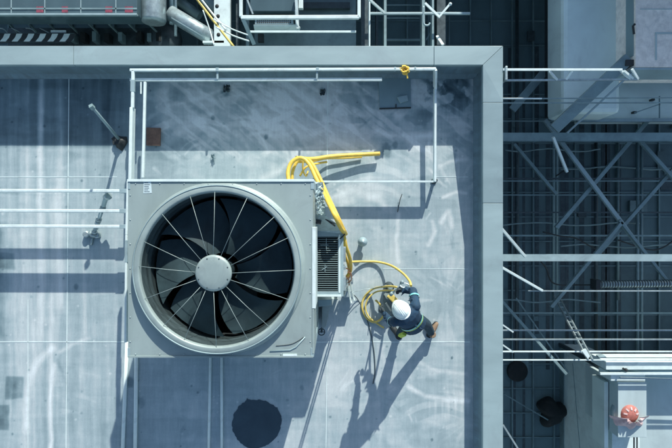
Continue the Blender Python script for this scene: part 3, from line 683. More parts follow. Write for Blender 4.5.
tag(MB().prism([W(x, y, .006)[:2] for x, y in P2][::-1], .001, .006).build('puddle', M['wet']), 'round ragged dark wet patch on the roof below the unit', 'puddle')

# ------------------------------------------------------------------ lower deck to the right and behind
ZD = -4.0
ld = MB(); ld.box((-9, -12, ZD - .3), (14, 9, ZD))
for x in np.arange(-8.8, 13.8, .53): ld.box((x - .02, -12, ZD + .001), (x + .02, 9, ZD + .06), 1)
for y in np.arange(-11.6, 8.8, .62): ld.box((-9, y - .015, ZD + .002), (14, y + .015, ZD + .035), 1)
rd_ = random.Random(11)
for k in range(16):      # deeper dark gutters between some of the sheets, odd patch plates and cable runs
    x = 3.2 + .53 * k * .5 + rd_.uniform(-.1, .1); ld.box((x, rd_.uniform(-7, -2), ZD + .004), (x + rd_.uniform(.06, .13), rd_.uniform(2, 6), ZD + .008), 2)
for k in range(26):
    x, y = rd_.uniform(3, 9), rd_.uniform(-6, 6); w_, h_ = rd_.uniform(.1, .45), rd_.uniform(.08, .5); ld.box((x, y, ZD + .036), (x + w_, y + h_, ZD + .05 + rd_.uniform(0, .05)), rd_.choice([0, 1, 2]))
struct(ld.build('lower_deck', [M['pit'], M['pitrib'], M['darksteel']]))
nb = thing('shade_block', 'unseen flat-topped block added beyond the top of the view to shade the lower deck', 'building', (8, 8, -12))  # out of view, added to keep sun off the lower deck
MB().box((4.25, 5.75, -12), (16, 12, 2.24)).build('wall', M['building'], nb)
MB().box((4.2, 5.72, 2.24), (16.1, 12.1, 2.30)).build('roof', M['coping'], nb)
MB().box((-12, 6.2, -12), (4.2, 12, -.6)).build('wall', M['building'], nb)

SG = 'steel members over the lower deck'
def mem(pts, w, h, label, m='tealsteel', cat='beam', name='beam', group=SG):
    b = MB()
    for p, q in zip(pts, pts[1:]): b.bar(W(*p), W(*q), w, h)
    return tag(b.build(name, M[m], bevel=min(w, h) * .12), label, cat, group)
def ibeam(a, b, w, h, label, m='tealsteel'):
    p, q = W(*a), W(*b); t = .018; mbm = MB(); z = Vector((0, 0, h / 2 - t / 2))
    mbm.bar(p + z, q + z, w, t); mbm.bar(p - z, q - z, w, t); mbm.bar(p, q, t, h - 2 * t - .002)
    return tag(mbm.build('steel_beam', M[m]), label, 'beam', SG)
# columns: paired pipes
for x, y0, y1, z, rr, t in ((553.5, -20, 290, -3.4, .03, 'left pipe of the pair rising past the first crossing'), (557, -20, 290, -3.4, .03, 'right pipe of the pair rising past the first crossing'),
                            (637.5, 140, 470, -3.2, .035, 'left pipe of the far right pair under the bracing'), (641.5, 140, 470, -3.2, .035, 'right pipe of the far right pair under the bracing'),
                            (596, 140, 350, -3.6, .04, 'single dark pipe between the two pipe pairs'), (517, 0, 350, -3.7, .045, 'single pipe nearest the parapet on the lower deck'), (618, 140, 300, -3.7, .03, 'thin pipe left of the far right pair')):
    tag(MB().tube([W(x, y0, z), W(x, y1, z)], rr, 8).build('long_pipe', M['tealsteel'] if rr < .04 else M['darksteel']), t, 'pipe', 'long pipes on the lower deck')
ibeam((500, 137.5, -1.6), (760, 137.5, -1.6), .17, .18, 'grey steel beam level with the foot of the leaning strut')
ibeam((480, 257.5, -1.0), (760, 257.8, -1.0), .13, .16, 'brighter steel beam across the middle of the bracing', 'palesteel')
for a, b, w, t, m in (((500, 121), (760, 121), .03, 'thin rod above the upper steel beam', 'tealsteel'), ((500, 178.6), (760, 178.6), .04, 'dark upper rod of the close pair at the crossing', 'darksteel'),
                   ((500, 181), (760, 181), .03, 'lower rod of the close pair at the crossing', 'tealsteel'), ((500, 195), (760, 195), .025, 'thin rod under the close pair', 'tealsteel'),
                   ((500, 212.4), (760, 212.4), .035, 'dark rod halfway down the bracing', 'darksteel'), ((500, 235.6), (760, 235.6), .04, 'pale rod just above the bright beam', 'tealsteel'), ((500, 313), (760, 313), .04, 'dull rod below the dark duct', 'tealsteel')):
    mem([(a[0], a[1], -2.9), (b[0], b[1], -2.9)], w, w, t, m, 'rod', 'rod')
ZB = -2.0
for i, (a, b, w, t, z) in enumerate((((545, 120), (640, 248), .085, 'brace falling right from under the leaning strut', ZB), ((655, 112), (556, 228), .085, 'brace rising right to the upper right corner', ZB - .12),
                      ((640, 141), (700, 208), .075, 'short brace falling right near the right picture edge', ZB), ((690, 150), (598, 254), .075, 'brace falling left from the right picture edge', ZB - .12),
                      ((622, 222), (551, 307), .07, 'brace falling left below the bright beam', ZB + .3), ((619, 220), (690, 310), .06, 'brace falling right below the bright beam', ZB + .3),
                      ((514, 144), (556, 194), .07, 'thin bent brace by the parapet above the bright beam', -2.7), ((500, 299), (566, 374), .06, 'long dull brace falling right to the corner block', -1.9))):
    mem([(a[0], a[1], z), (b[0], b[1], z)], w, .08, t, 'tealsteel' if i != 0 else 'palesteel', 'brace', 'brace')
mem([(553, 137, -.9), (567, 172, -1.2)], .05, .05, 'short bright strut lying on the first brace', 'white', 'strut', 'strut')
mem([(500, 227, -.35), (525, 256.5, -.8)], .05, .05, 'bright bracket falling from the parapet to the bright beam', 'white', 'bracket', 'bracket')
mem([(500, 266.5, .0), (542, 290.5, -.5)], .045, .05, 'bright bracket falling from the parapet below the bright beam', 'white', 'bracket', 'bracket')
mem([(528, 291, -.5), (760, 291, -.5)], .022, .03, 'thin bright line starting at the bracket tip', 'zinc', 'rod', 'rod')
for y, z, w, t, m in ((330.3, -.95, .028, 'upper of the four pale lines above the corner block', 'zinc'), (339.5, -.9, .028, 'second of the four pale lines above the corner block', 'zinc'), (351.6, -.85, .026, 'third of the four pale lines above the corner block', 'white'), (360, -.8, .022, 'lowest of the four pale lines, touching the corner block', 'white')):
    mem([(498, y, z), (760, y, z)], w, w, t, m, 'rod', 'rod')
for y in (323, 343):
    b = MB(); b.bar(W(500, y, .0), W(513, y + 9, -.1), .025, .03)
    tag(b.build('clip', M['white']), 'small white angle clip on the parapet side, %s' % ('upper one' if y < 330 else 'lower one'), 'clip')
# ladder-like diagonal
ldr = thing('ladder', 'narrow steel ladder leaning between the dull brace and the corner block', 'ladder', W(590, 360, -2))
for off in (0, 4.5):
    MB().bar(W(554 + off, 296, -2.6), W(588 + off, 360, -.3), .03, .03).build('stile', M['zinc'], ldr)
for k in range(12):
    t = (k + .5) / 12; p = W(554, 296, -2.6).lerp(W(588, 360, -.3), t); q = W(558.5, 296, -2.6).lerp(W(592.5, 360, -.3), t); MB().bar(p, q, .018).build('rung', M['zinc'], ldr)
tag(MB().prism([W(x, y, -.3)[:2] for x, y in ((582, 351), (586, 349), (590, 356), (588, 359))][::-1], -.34, -.3).build('cleat', M['white']), 'small bright cleat at the foot of the ladder', 'cleat')
mem([(516, 298, -3.1), (568, 372, -3.1)], .03, .03, 'thin dark brace left of the ladder', 'tealsteel', 'brace', 'brace')
# dark corrugated duct
dd = thing('flexible_duct', 'dark ribbed duct with a bright top line right of the bracing', 'duct', W(640, 284, -1.6))
MB().tube([W(596, 284.5, -1.6), W(760, 282.5, -1.6)], .075, 12).build('tube', M['zinc'], dd)
MB().box(W(594.5, 288.5, -1.75), W(596.2, 280, -1.5)).build('end_cap', M['rubber'], dd)
rb = MB()
for k in range(60):
    p = W(597 + k * 2.7, 284.5 - k * .033, -1.6); rb.tube([p, p + Vector((.022, 0, 0))], .083, 12)
rb.build('ribs', M['darksteel'], dd)
for i, (y, x0, x1, z) in enumerate(((150, 505, 600, -3.3), (168, 560, 700, -3.5), (224, 500, 640, -3.4), (246, 560, 700, -3.5), (301, 500, 600, -3.4))):
    pth = [W(x0 + (x1 - x0) * k / 6, y + 1.6 * math.sin(k * 1.7 + i), z) for k in range(7)]
    tag(MB().tube(smoothpath(pth), .02, 6).build('cable', M['tealsteel']), ['wavy thin cable just below the upper steel beam', 'wavy thin cable behind the tops of the crossing braces', 'wavy thin cable low behind the crossing, left side', 'wavy thin cable right above the bright beam at right', 'wavy thin cable below the bright brackets'][i], 'cable', 'cables over the lower deck')
for i, path in enumerate((((541, 262, -1.8), (546, 268, -1.9), (551, 281, -2), (560, 285, -2), (576, 285, -2), (596, 285, -1.7)), ((543, 232, -2.8), (560, 236, -2.8), (575, 238, -2.8), (590, 246, -2.8), (606, 255, -2.8)), ((618, 240, -2.5), (636, 246, -2.5), (652, 250, -2.5), (664, 247, -2.5), (674, 240, -2.5)), ((556, 176, -3), (566, 170, -2.9), (570, 172, -2.8)))):
    tag(MB().tube(smoothpath([W(*p) for p in path]), .016, 6).build('cable', M['rubber']), ['black cable looping to the end of the dark duct', 'black cable sagging above the bright beam, left one', 'black cable sagging above the bright beam, right one', 'short black cable at the bright strut'][i], 'cable', 'cables over the lower deck')

# truss reaching right from the parapet corner
ZTR = .62
tr = thing('truss', 'slim white lattice truss reaching right from the parapet corner', 'truss', W(504, 75, ZTR))
MB().bar(W(503, 69.6, ZTR), W(622, 69.6, ZTR), .035, .03).build('chord', M['white'], tr)
MB().bar(W(501, 80.4, ZTR - .1), W(638, 79.4, ZTR - .1), .03, .03).build('chord', M['zinc'], tr)
MB().box(W(502.5, 84, .40), W(505.5, 66, .66)).build('end_plate', M['zinc'], tr, bevel=.004)
for a, b in (((549, 70.5), (557, 80)), ((572, 71), (566, 79.5)), ((620, 69.5), (630, 79)), ((632, 69), (638, 79)), ((624, 71), (633, 78.5))):
    MB().bar(W(a[0], a[1], ZTR), W(b[0], b[1], ZTR - .1), .035, .03).build('web', M['white'], tr)
mem([(498, 98.5, .35), (542, 98.5, .35)], .022, .02, 'short bright rod below the white truss', 'white', 'rod', 'rod')
mem([(542.6, 98.5, .3), (760, 97, .3)], .02, .02, 'dull rod continuing right below the white truss', 'tealsteel', 'rod', 'rod')
mem([(498, 103, -.2), (760, 102.5, -.2)], .022, .02, 'lower dull rod below the white truss', 'tealsteel', 'rod', 'rod')
# upper right: smooth duct, leaning strut, frame, grey cabinet
tk = thing('duct', 'wide smooth blue-grey duct at the top right of the picture', 'duct', W(594, 20, -1))
MB().box((W(563, 0, -.9).x, W(0, 113, -.9).y, -1.7), (W(621, 0, -.9).x, 5.6, -.9)).build('casing', M['bigduct'], tk, bevel=.09)
MB().box((W(556.5, 0, -1.6).x, W(0, 112, -1.6).y, -2.2), (W(561.5, 0, -1.6).x, 5.5, -1.6)).build('edge_channel', M['rubber'], tk)
mem([(629, 58, -.35), (554, 129, -.74)], .21, .10, 'thick leaning strut crossing below the smooth duct', 'tealsteel', 'strut', 'strut')
mem([(637, 68, -.40), (567, 133, -.80)], .03, .05, 'thin edge rod parallel to the thick leaning strut', 'palesteel', 'strut', 'strut')
mem([(546, 70, -2.2), (512, 110, -2.2)], .17, .06, 'leaning plate strut in the shade by the parapet', 'tealsteel', 'strut', 'strut')
b = MB(); b.box(W(626, 60, -.55), Vector((W(633.5, 0, -.3).x, 5.6, -.3)))
tag(b.build('frame_post', M['duct'], bevel=.01), 'flat upright frame between the smooth duct and the grey cabinet', 'frame')
q = W(631.5, 60.5, -.3); tag(MB().box((q.x - .1, q.y - .09, -.62), (q.x + .1, q.y + .02, -.295)).build('end_shoe', M['rubber'], bevel=.01), 'black shoe at the upper end of the leaning strut', 'shoe')
tag(MB().tube([W(635, 24, -.2), W(633, 26, -.2), W(634, 34, -.2)], .02, 8).build('handle', M['rubber']), 'small black handle on the frame beside the grey cabinet', 'handle')
gcab = thing('grey_cabinet', 'speckled light grey flat cabinet in the top right corner', 'cabinet', W(655, 30, -1))
MB().box((W(635.5, 0, -.25).x, W(0, 67, -.25).y, -1.3), (8.2, 5.6, -.25)).build('body', M['cabinet'], gcab, bevel=.01)
for a, b_ in (((640, 8.5), (690, 9.5)), ((655, 32), (690, 34)), ((655, 34), (657, 60))): MB().box(W(a[0], b_[1], -.249), W(b_[0], a[1], -.235)).build('raised_strip', M['lowroof'], gcab)
MB().box((W(635.5, 0, -.25).x - .01, W(0, 69.5, -.25).y, -.9), (8.2, W(0, 67.4, -.25).y, -.26)).build('edge', M['palesteel'], gcab)
pn = thing('flat_duct', 'low smooth duct panel under the grey cabinet', 'duct', W(640, 100, -1.6))
MB().box((W(586, 0, -1.75).x, W(0, 119, -1.75).y, -2.3), (9.5, W(0, 71, -1.75).y, -1.75)).build('casing', M['bigduct'], pn, bevel=.02)
MB().bar(W(577, 120.5, -1.7), W(760, 119.5, -1.7), .07, .06).build('lower_rail', M['palesteel'], pn)
for x, y in ((652, 99.5), (634, 112)): MB().box(W(x - 3, y + 2, -1.7), W(x + 3, y - 1, -1.6)).build('bolt_plate', M['rubber'], pn)
MB().bar(W(634, 113, -1.6), W(660, 104, -1.6), .02).build('rod', M['tealsteel'], pn); MB().bar(W(659.5, 96, -1.6), W(659.5, 118, -1.6), .02).build('rod', M['tealsteel'], pn)

# corner block, lower right
bx0 = 5.68; zt_ = -1.55; yt = W(0, 372, zt_).y
blk = thing('corner_block', 'tall blue-grey plant block at the lower right with a pale capped pier', 'plant housing', (6.0, -4, ZD))
MB().box((bx0, -9, ZD), (6.25, yt, zt_)).build('wall', M['white'], blk, bevel=.006)
MB().box((bx0 - .04, yt - .06, ZD), (bx0 + .03, yt + .03, zt_ - .05)).build('corner_post', M['darksteel'], blk)
MB().box((bx0 - .02, -9, ZD), (bx0 - .003, yt - .1, ZD + .25)).build('skirting', M['tealsteel'], blk)
MB().bar((bx0 - .004, yt - .3, -3.3), (bx0 - .004, -9, -2.2), .014, .008).build('joint', M['tealsteel'], blk)
px0, px1 = W(612, 0, -1.3).x, W(640, 0, -1.3).x
MB().box((px0, W(0, 433, -1.3).y, -2.4), (px1, W(0, 379, -1.3).y, -1.08)).build('pier', M['lowroof'], blk, bevel=.008)
MB().box((px0 - .12, W(0, 379, -1.3).y + .01, -1.6), (px1 + .0, W(0, 371, -1.3).y, -1.12)).build('pier_cap', M['white'], blk, bevel=.012)
MB().box((px0 - .1, W(0, 448, -1.4).y, -1.9), (px0 - .02, W(0, 382, -1.4).y, -1.4)).build('side_plate', M['bigduct'], blk, bevel=.005)
MB().box((px0 + .15, -9, -2.4), (px1 - .02, W(0, 433, -1.5).y - .01, -1.75)).build('pier_back', M['bigduct'], blk)
for x in (634, 637): MB().bar(W(x, 432, -1.35), W(x, 460, -1.35), .02).build('wire', M['rubber'], blk)
sl_ = MB(); p0 = [W(598, 356, -1.3), W(604, 355, -1.3), W(621, 371, -1.2), (W(612, 374, -1.2))]
sl_.add(p0 + [Vector(v) - Vector((0, 0, .1)) for v in p0], [(0, 1, 2, 3), (7, 6, 5, 4), (0, 4, 5, 1), (1, 5, 6, 2), (2, 6, 7, 3), (3, 7, 4, 0)])
sl_.build('gutter', M['palesteel'], blk)
q = W(626, 370, -.9); tag(MB().ball(q, .035, 12).tube([q - Vector((0, 0, .3)), q], .02, 8).build('knob', M['rubber']), 'small black knob on the pier cap of the corner block', 'knob')
lr = struct(MB().box((px1 + .005, -9, -2.6), (12, W(0, 372, -1.5).y, -1.6)).build('lower_roof', M['lowroof']))
wb = thing('white_kerb', 'bright white raised kerb along the lower roof at the right edge', 'kerb', W(650, 364, -1))
MB().box((W(606, 0, -1.0).x, W(0, 370, -1.0).y, -1.6), (12, W(0, 361.5, -1.0).y, -1.0)).build('kerb', M['white'], wb, bevel=.01)
MB().bar(W(600, 373.6, -.9), W(760, 373.6, -.9), .04, .03).build('rail', M['white'], wb)
MB().bar(W(620, 377.6, -1.05), W(760, 382, -1.05), .03, .03).build('rail', M['zinc'], wb)
for x, y, rx, ry, t in ((517, 371, 9.5, 8, 'dark oval cover on the lower deck beside the parapet'), ):
    q = W(x, y, ZD + .06); tag(MB().lathe(q, [(.26, 0), (.26, .04), (.22, .06), (.001, .07)], 24).build('manhole_cover', M['black']), t, 'cover')
b = MB(); q = W(550, 410, ZD + .05)
b.lathe(q, [(.33, 0), (.34, .1), (.31, .22), (.24, .33), (.13, .39), (.001, .41)], 40, wob=lambda t, j: 1 + .2 * math.sin(3 * t + 1) + .12 * math.sin(5 * t))
tag(b.build('tarp_heap', M['black']), 'dark lumpy tarpaulin heap at the foot of the corner block', 'tarpaulin')
mem([(504, 394, -3.5), (548, 420, -3.5)], .03, .03, 'thin rod low in the shaded corner between parapet and block', 'pitrib', 'rod', 'rod')
mem([(503, 425, -1.5), (520, 452, -1.5)], .035, .03, 'bright rod in the bottom corner beside the parapet', 'zinc', 'rod', 'rod')
# warning light with ruffled collar
bq = W(632.5, 418, -1.0)
bn = thing('warning_light', 'round red lamp with a ruffled pale pink collar on the corner block', 'lamp', (bq.x, bq.y, -1.3))
c = Vector((bq.x, bq.y, 0))
MB().lathe(c + Vector((-.01, .02, 0)), [(.27, -1.30), (.27, -1.20), (.25, -1.16), (.001, -1.15)], 32).build('housing', M['palesteel'], bn)
MB().lathe(c + Vector((-.01, .05, 0)), [(.17, -1.18), (.185, -1.12), (.175, -1.07), (.145, -1.03), (.08, -1.005), (.001, -1.0)], 28).build('lens', M['red'], bn)
for k in range(5):
    t = math.pi * (.05 + .9 * k / 4); a_ = c + Vector((-.01 + .150 * math.cos(t), .05 + .150 * math.sin(t), -1.035)); b_ = c + Vector((-.01 + .085 * math.cos(t), .05 + .095 * math.sin(t), -1.004))
    MB().bar(a_, b_, .032, .016).build('lens_window', M['pink'], bn, bevel=.004)
cf = MB(); vs = []; nk = 40
for j in range(6):
    for k in range(nk + 1):
        t = math.pi * (1.02 + .96 * k / nk); u = j / 5; r = .10 + .21 * u + .02 * math.sin(k * .62 + u * 2) * u
        if abs(k - nk / 2) > nk * .42: r *= 1.08
        vs.append(c + Vector((r * math.cos(t) * 1.12, .03 + r * math.sin(t) * .95, -.93 - .20 * u ** 1.5 + .04 * math.sin(k * .9 + 1) * (1 - u) + .02 * math.cos(k * .62) * u)))
fs = [(j * (nk + 1) + k, j * (nk + 1) + k + 1, (j + 1) * (nk + 1) + k + 1, (j + 1) * (nk + 1) + k) for j in range(5) for k in range(nk)]
cf.add(vs, fs, 0, True); cf.add([v - Vector((0, 0, .008)) for v in vs], [f[::-1] for f in fs], 0, True)
cf.build('collar', M['pink'], bn)
MB().lathe(c + Vector((0, -.12, 0)), [(.13, -1.28), (.14, -1.15), (.1, -1.1)], 20).build('base', M['red'], bn)

# ------------------------------------------------------------------ plant behind the top parapet
bigp = thing('glazed_plant', 'long blue-grey plant panel with a pale lower edge behind the top parapet', 'plant panel', W(60, 5, -1))
e0, e1 = W(-40, 14, -.6), W(137, 14, -.6)
MB().box((e0.x, e0.y, -1.1), (e1.x, 6.0, -.6)).build('casing', M['glazing'], bigp, bevel=.01)
MB().box((e0.x, e0.y - .02, -.66), (e1.x, e0.y + .015, -.585)).build('edge_trim', M['palesteel'], bigp)
for px in (11.5, 45, 81, 116): MB().box((W(px, 0, -.6).x - .008, e0.y + .02, -.6), (W(px, 0, -.6).x + .008, 6.0, -.59)).build('joint', M['palesteel'], bigp)
for px, wv in ((40, 7), (65, 6), (109, 7), (129, 8)):
    MB().box((W(px - wv / 2, 0, -.6).x, W(0, 12.5, -.6).y, -.6), (W(px + wv / 2, 0, -.6).x, W(0, 6.5, -.6).y, -.592)).build('red_marker', M['glassred'], bigp)
MB().box((e0.x, W(0, 9.5, -.6).y, -.6), (e1.x, W(0, 7.8, -.6).y, -.590)).build('reveal', M['tealsteel'], bigp)
for k in range(8):
    MB().bar(W(2 + k * 20, 17, -.9), W(18 + k * 20, 33, -1.9), .03, .03).build('stay', M['tealsteel'], bigp)
MB().box((e0.x, W(0, 44, -1.9).y, -2.2), (W(166, 0, -1.9).x, W(0, 26, -1.9).y, -2.0)).build('tray', M['darksteel'], bigp)
for k, px in enumerate((70, 80, 92, 104, 118, 136, 147, 156)):
    MB().box((W(px, 0, -1.8).x, W(0, 41, -1.8).y, -2.0), (W(px + 4 + k % 2, 0, -1.8).x, W(0, 33 - k % 3, -1.8).y, -1.8)).build('support_block', M['black'] if k % 2 else M['tealsteel'], bigp)
chv = MB(); zc = -1.15; y0c, y1c = W(0, 41.4, zc).y, W(0, 33.6, zc).y; ym = (y0c + y1c) / 2; stp = W(11.9, 0, zc).x - W(0, 0, zc).x; xx = W(-36, 0, zc).x
k = 0
while xx < W(63, 0, zc).x:
    hw = stp / 2
    for j in (0, 1):
        x0 = xx + j * hw; sk = hw * .55
        chv.add([(x0, y0c, zc), (x0 + hw, y0c, zc), (x0 + hw + sk, ym, zc), (x0 + sk, ym, zc)], [(0, 1, 2, 3)], j)
        chv.add([(x0 + sk, ym, zc), (x0 + hw + sk, ym, zc), (x0 + hw + sk * 1.5, y1c, zc), (x0 + sk * 1.5, y1c, zc)], [(0, 1, 2, 3)], j)
    xx += stp
chv.box((W(-38, 0, zc).x, y0c - .01, zc - .06), (W(66, 0, zc).x, y1c + .02, zc - .003), 2)
tag(chv.build('hazard_strip', [M['white'], M['rubber'], M['darksteel']]), 'black and white striped hazard strip behind the top parapet', 'hazard strip')
mem([(51, 31.5, -1.2), (66, 31.5, -1.2)], .05, .03, 'short pale bar above the end of the hazard strip', 'white', 'bar', 'bar', None)
for i, k in enumerate(range(4)):
    tag(MB().tube(smoothpath([W(-2 + k * 14, 28, -1.4), W(4 + k * 14, 29 + (k % 2) * 2, -1.35), W(9 + k * 14, 34, -1.4)]), .014, 6).build('pipe_stub', M['palesteel']), ['small curved pipe above the hazard strip, leftmost', 'small curved pipe above the hazard strip, second', 'small curved pipe above the hazard strip, third', 'small curved pipe above the hazard strip, rightmost'][i], 'pipe')
cyl = thing('steel_drum', 'upright silver drum with rounded foot behind the top parapet', 'drum', W(149, 5, -1))
a = W(149, 18, -.7); MB().tube([(a.x, 6.0, -.95), (a.x, a.y + .06, -.95), (a.x, a.y + .02, -.95), (a.x, a.y, -.95)], [.235, .235, .22, .17], 28).build('shell', M['zinc'], cyl)
MB().tube([(a.x + .30, 6, -1.1), (a.x + .30, W(0, 24, -1.1).y, -1.1)], .045, 12).build('side_pipe', M['palesteel'], cyl)
MB().tube([(a.x + .38, 6, -1.1), (a.x + .38, W(0, 36, -1.1).y, -1.1)], .03, 12).build('side_pipe', M['zinc'], cyl)
MB().lathe(W(163, 38, -1.9), [(.35, -.2), (.33, 0), (.2, .08), (.001, .1)], 24).build('foot', M['darksteel'], cyl)
sd = thing('slanted_pipe', 'fat silver pipe slanting behind the top parapet', 'pipe', W(190, 25, -1.2))
MB().tube([W(170, 13, -1.1), W(217, 41, -1.1)], .15, 24).build('shell', M['zinc'], sd)
MB().tube([W(214, 39.3, -1.1), W(219, 42.3, -1.1)], .165, 24).build('collar', M['darksteel'], sd)
MB().tube([W(172, 18, -1.0), W(205, 38, -1.0)], .03, 10).build('bead', M['palesteel'], sd)
sd2 = tag(MB().tube([W(196, -8, -1.6), W(222, 12, -1.6)], .11, 20).tube([W(170, -6, -1.9), W(200, 16, -1.9)], .1, 20).build('slanted_pipe', M['tealsteel']), 'pair of thinner dull pipes above the fat silver one', 'pipe')
pf = thing('perforated_plate', 'white upright plate with a row of dark round holes', 'plate', W(223, 20, -.6))
MB().box((W(214, 0, -.9).x, W(0, 46, -.9).y, -1.0), (W(230, 0, -.9).x, 5.8, -.9)).build('plate', M['white'], pf, bevel=.004)
for y in (-3, 6, 16, 24, 34.5): MB().lathe(W(217 + (y * 7) % 3, y, -.898), [(.036, -.003), (.036, .004), (.001, .005)], 16).build('hole', M['black'], pf)
tag(MB().box(W(204, 44.5, -1.0), W(224, 40.5, -.9)).build('angle_plate', M['white']), 'short white angle at the foot of the perforated plate', 'plate')
for i, (p, q, rr, m, t) in enumerate((((190, -10, -.5), (234, 47, -.3), .022, 'yellowpale', 'yellow-green cable slanting down past the perforated plate'), ((194, -10, -.45), (226, 30, -.4), .018, 'white', 'white cable running beside the yellow-green one'),
                         ((203, 10, -.5), (214, 45, -.4), .012, 'white', 'thin white wire falling left of the perforated plate'), ((213, 19, -.4), (248, 35, -.3), .012, 'white', 'upper thin white wire right of the perforated plate'), ((216, 27, -.4), (249, 41, -.3), .014, 'white', 'lower thin white wire right of the perforated plate'))):
    a, b = W(*p), W(*q); mid = (a + b) / 2 - Vector((0, 0, .08)); tag(MB().tube(smoothpath([a, mid, b]), rr, 8).build('cable', M[m]), t, 'cable', 'cables behind the top parapet')
for x0, x1, m, t in ((236, 239, 'darksteel', 'narrow dark upright channel right of the perforated plate'), (246, 249, 'tealsteel', 'narrow dull upright channel left of the white frame')):
    tag(MB().box((W(x0, 0, -1.5).x, W(0, 50, -1.5).y, -1.6), (W(x1, 0, -1.5).x, 6, -1.5)).build('channel', M[m]), t, 'channel')
fr = thing('tube_frame', 'white tube frame around the small fan coil behind the top parapet', 'frame', W(300, 20, -.3))
MB().bar(W(241, 17.5, -.3), W(359, 17.2, -.3), .07, .06).build('tube', M['white'], fr, bevel=.01); MB().bar(W(241, 17, -.3), W(241, -8, -.3), .06, .06).build('tube', M['white'], fr, bevel=.01)
MB().bar(W(250, 31.6, -.5), W(356, 31.6, -.5), .035, .03).build('tube', M['white'], fr); MB().bar(W(243, 19, -.3), W(254, 44, -.7), .07, .05).build('tube', M['palesteel'], fr)
MB().bar(W(359, 18, -.3), W(359, -8, -.3), .06, .06).build('tube', M['white'], fr, bevel=.01); MB().bar(W(245, -6, -.4), W(253, 14, -.4), .03).build('tube', M['zinc'], fr)
fcl = thing('fan_coil', 'small boxy fan coil with a punched front strip behind the top parapet', 'fan coil', W(275, 15, -1))
MB().box((W(250, 0, -.8).x, W(0, 11, -.8).y, -1.4), (W(296, 0, -.8).x, 5.8, -.8)).build('casing', M['glazing'], fcl, bevel=.01)
MB().box((W(253, 0, -.95).x, W(0, 15, -.95).y, -1.4), (W(293, 0, -.95).x, W(0, 12, -.95).y, -.95)).build('dark_gap', M['black'], fcl)
MB().box((W(255, 0, -.9).x, W(0, 24, -.9).y, -1.2), (W(293, 0, -.9).x, W(0, 18.5, -.9).y, -.9)).build('vent_strip', M['palesteel'], fcl)
hl = MB()
for k in range(17):
    for j in range(2):
        a = W(257.5 + k * 2.05, 20 + j * 2.2, -.898); hl.box((a.x - .013, a.y - .014, -.9), (a.x + .013, a.y + .014, -.893))
hl.build('vent_slots', M['rubber'], fcl)
cu = MB(); yA, yB = W(0, 30.5, -1).y, W(0, 24.5, -.9).y; vs = []
for k in range(9):
    t = k / 8; vs += [Vector((W(254, 0, -.95).x, yB + (yA - yB) * t, -.9 - .16 * t * t)), Vector((W(297, 0, -.95).x, yB + (yA - yB) * t, -.9 - .16 * t * t))]
cu.add(vs, [(2 * k, 2 * k + 1, 2 * k + 3, 2 * k + 2) for k in range(8)], 0, True); cu.add([v - Vector((0, 0, .02)) for v in vs], [(2 * k, 2 * k + 2, 2 * k + 3, 2 * k + 1) for k in range(8)])
cu.build('drip_tray', M['white'], fcl)
MB().bar(W(296, -5, -.7), W(298, 29, -.8), .05, .1).build('end_cheek', M['white'], fcl); MB().tube(smoothpath([W(296, 10, -.75), W(297, 24, -.75), W(299, 28, -.8), (W(298, 30, -.85))]), .025, 8).build('hook', M['white'], fcl)
tag(MB().box(W(258.5, 43, -1.4), W(263.5, 33.5, -1.3)).build('bracket', M['rubber']), 'black upright bracket under the small fan coil', 'bracket')
tag(MB().box(W(256, 50, -2.3), W(356, -8, -2.1)).build('walkway_plate', M['tealsteel']), 'flat grey-blue walkway plate under the white frame', 'plate')
tag(MB().box(W(301, 10, -2.05), W(350, 2, -1.95)).build('walkway_box', M['darksteel']), 'dull low box lying on the walkway plate', 'box')
tag(MB().box(W(299, 10, -1.0), W(303, -8, -.9)).build('white_stub', M['white']), 'short white upright right of the small fan coil', 'post')
for i, (x0, x1, z, m, t) in enumerate(((361.5, 368, -1.2, 'darksteel', 'flat blue upright right of the white frame'), (369, 370.3, -.8, 'white', 'thin white upright next to the flat blue one'), (384, 386.5, -1.4, 'tealsteel', 'slim upright left of the dark window-like bay'), (422, 425, -1.4, 'tealsteel', 'slim upright right of the dark window-like bay'), (376, 378, -2.4, 'darksteel', 'dark slim upright in the first bay'), (432, 434, -1.2, 'tealsteel', 'upright just left of the broad blue panel'), (437, 445.5, -1.3, 'darksteel', 'broad blue upright panel right of the Y-shaped strut'))):
    tag(MB().box((W(x0, 0, z).x, W(0, 52, z).y, z - .25), (W(x1, 0, z).x, 6, z)).build('upright', M[m]), t, 'post', 'uprights behind the top parapet')
for y, z, x0, x1, w, m, t in ((13.5, -1.0, 368, 470, .045, 'palesteel', 'pale cross bar joining the uprights'), (18, -1.9, 386, 424, .02, 'tealsteel', 'thin cross bar below the pale one'), (5, -1.9, 386, 424, .02, 'tealsteel', 'thin cross bar above the pale one'), (40, -2.6, 384, 425, .05, 'tealsteel', 'dull cross bar nearest the parapet')):
    mem([(x0, y, z), (x1, y, z)], w, w, t, m, 'bar', 'bar', 'cross bars behind the top parapet')
mem([(369, -1, -.5), (384, 12.5, -.9)], .045, .03, 'short white diagonal in the first bay', 'white', 'brace', 'brace', None)
ysn = thing('strut', 'white Y-shaped strut with a ball tip behind the top parapet', 'strut', W(439, 17, -.5))
MB().bar(W(425, 3, -.5), W(440, 17.5, -.5), .04, .03).build('arm', M['white'], ysn); MB().bar(W(438.5, 17.5, -.47), W(449.5, 4.5, -.47), .035, .03).build('arm', M['white'], ysn); MB().ball(W(450.3, 4, -.47), .032, 12).build('ball_tip', M['white'], ysn)
tag(MB().tube(smoothpath([W(423.5, 6, -.8), W(423.6, 20, -.8), W(424.5, 24.5, -.8), W(428, 25.2, -.8), W(430, 23, -.8)]), .018, 8).build('hook', M['palesteel']), 'pale hook hanging beside the dark bay', 'hook')
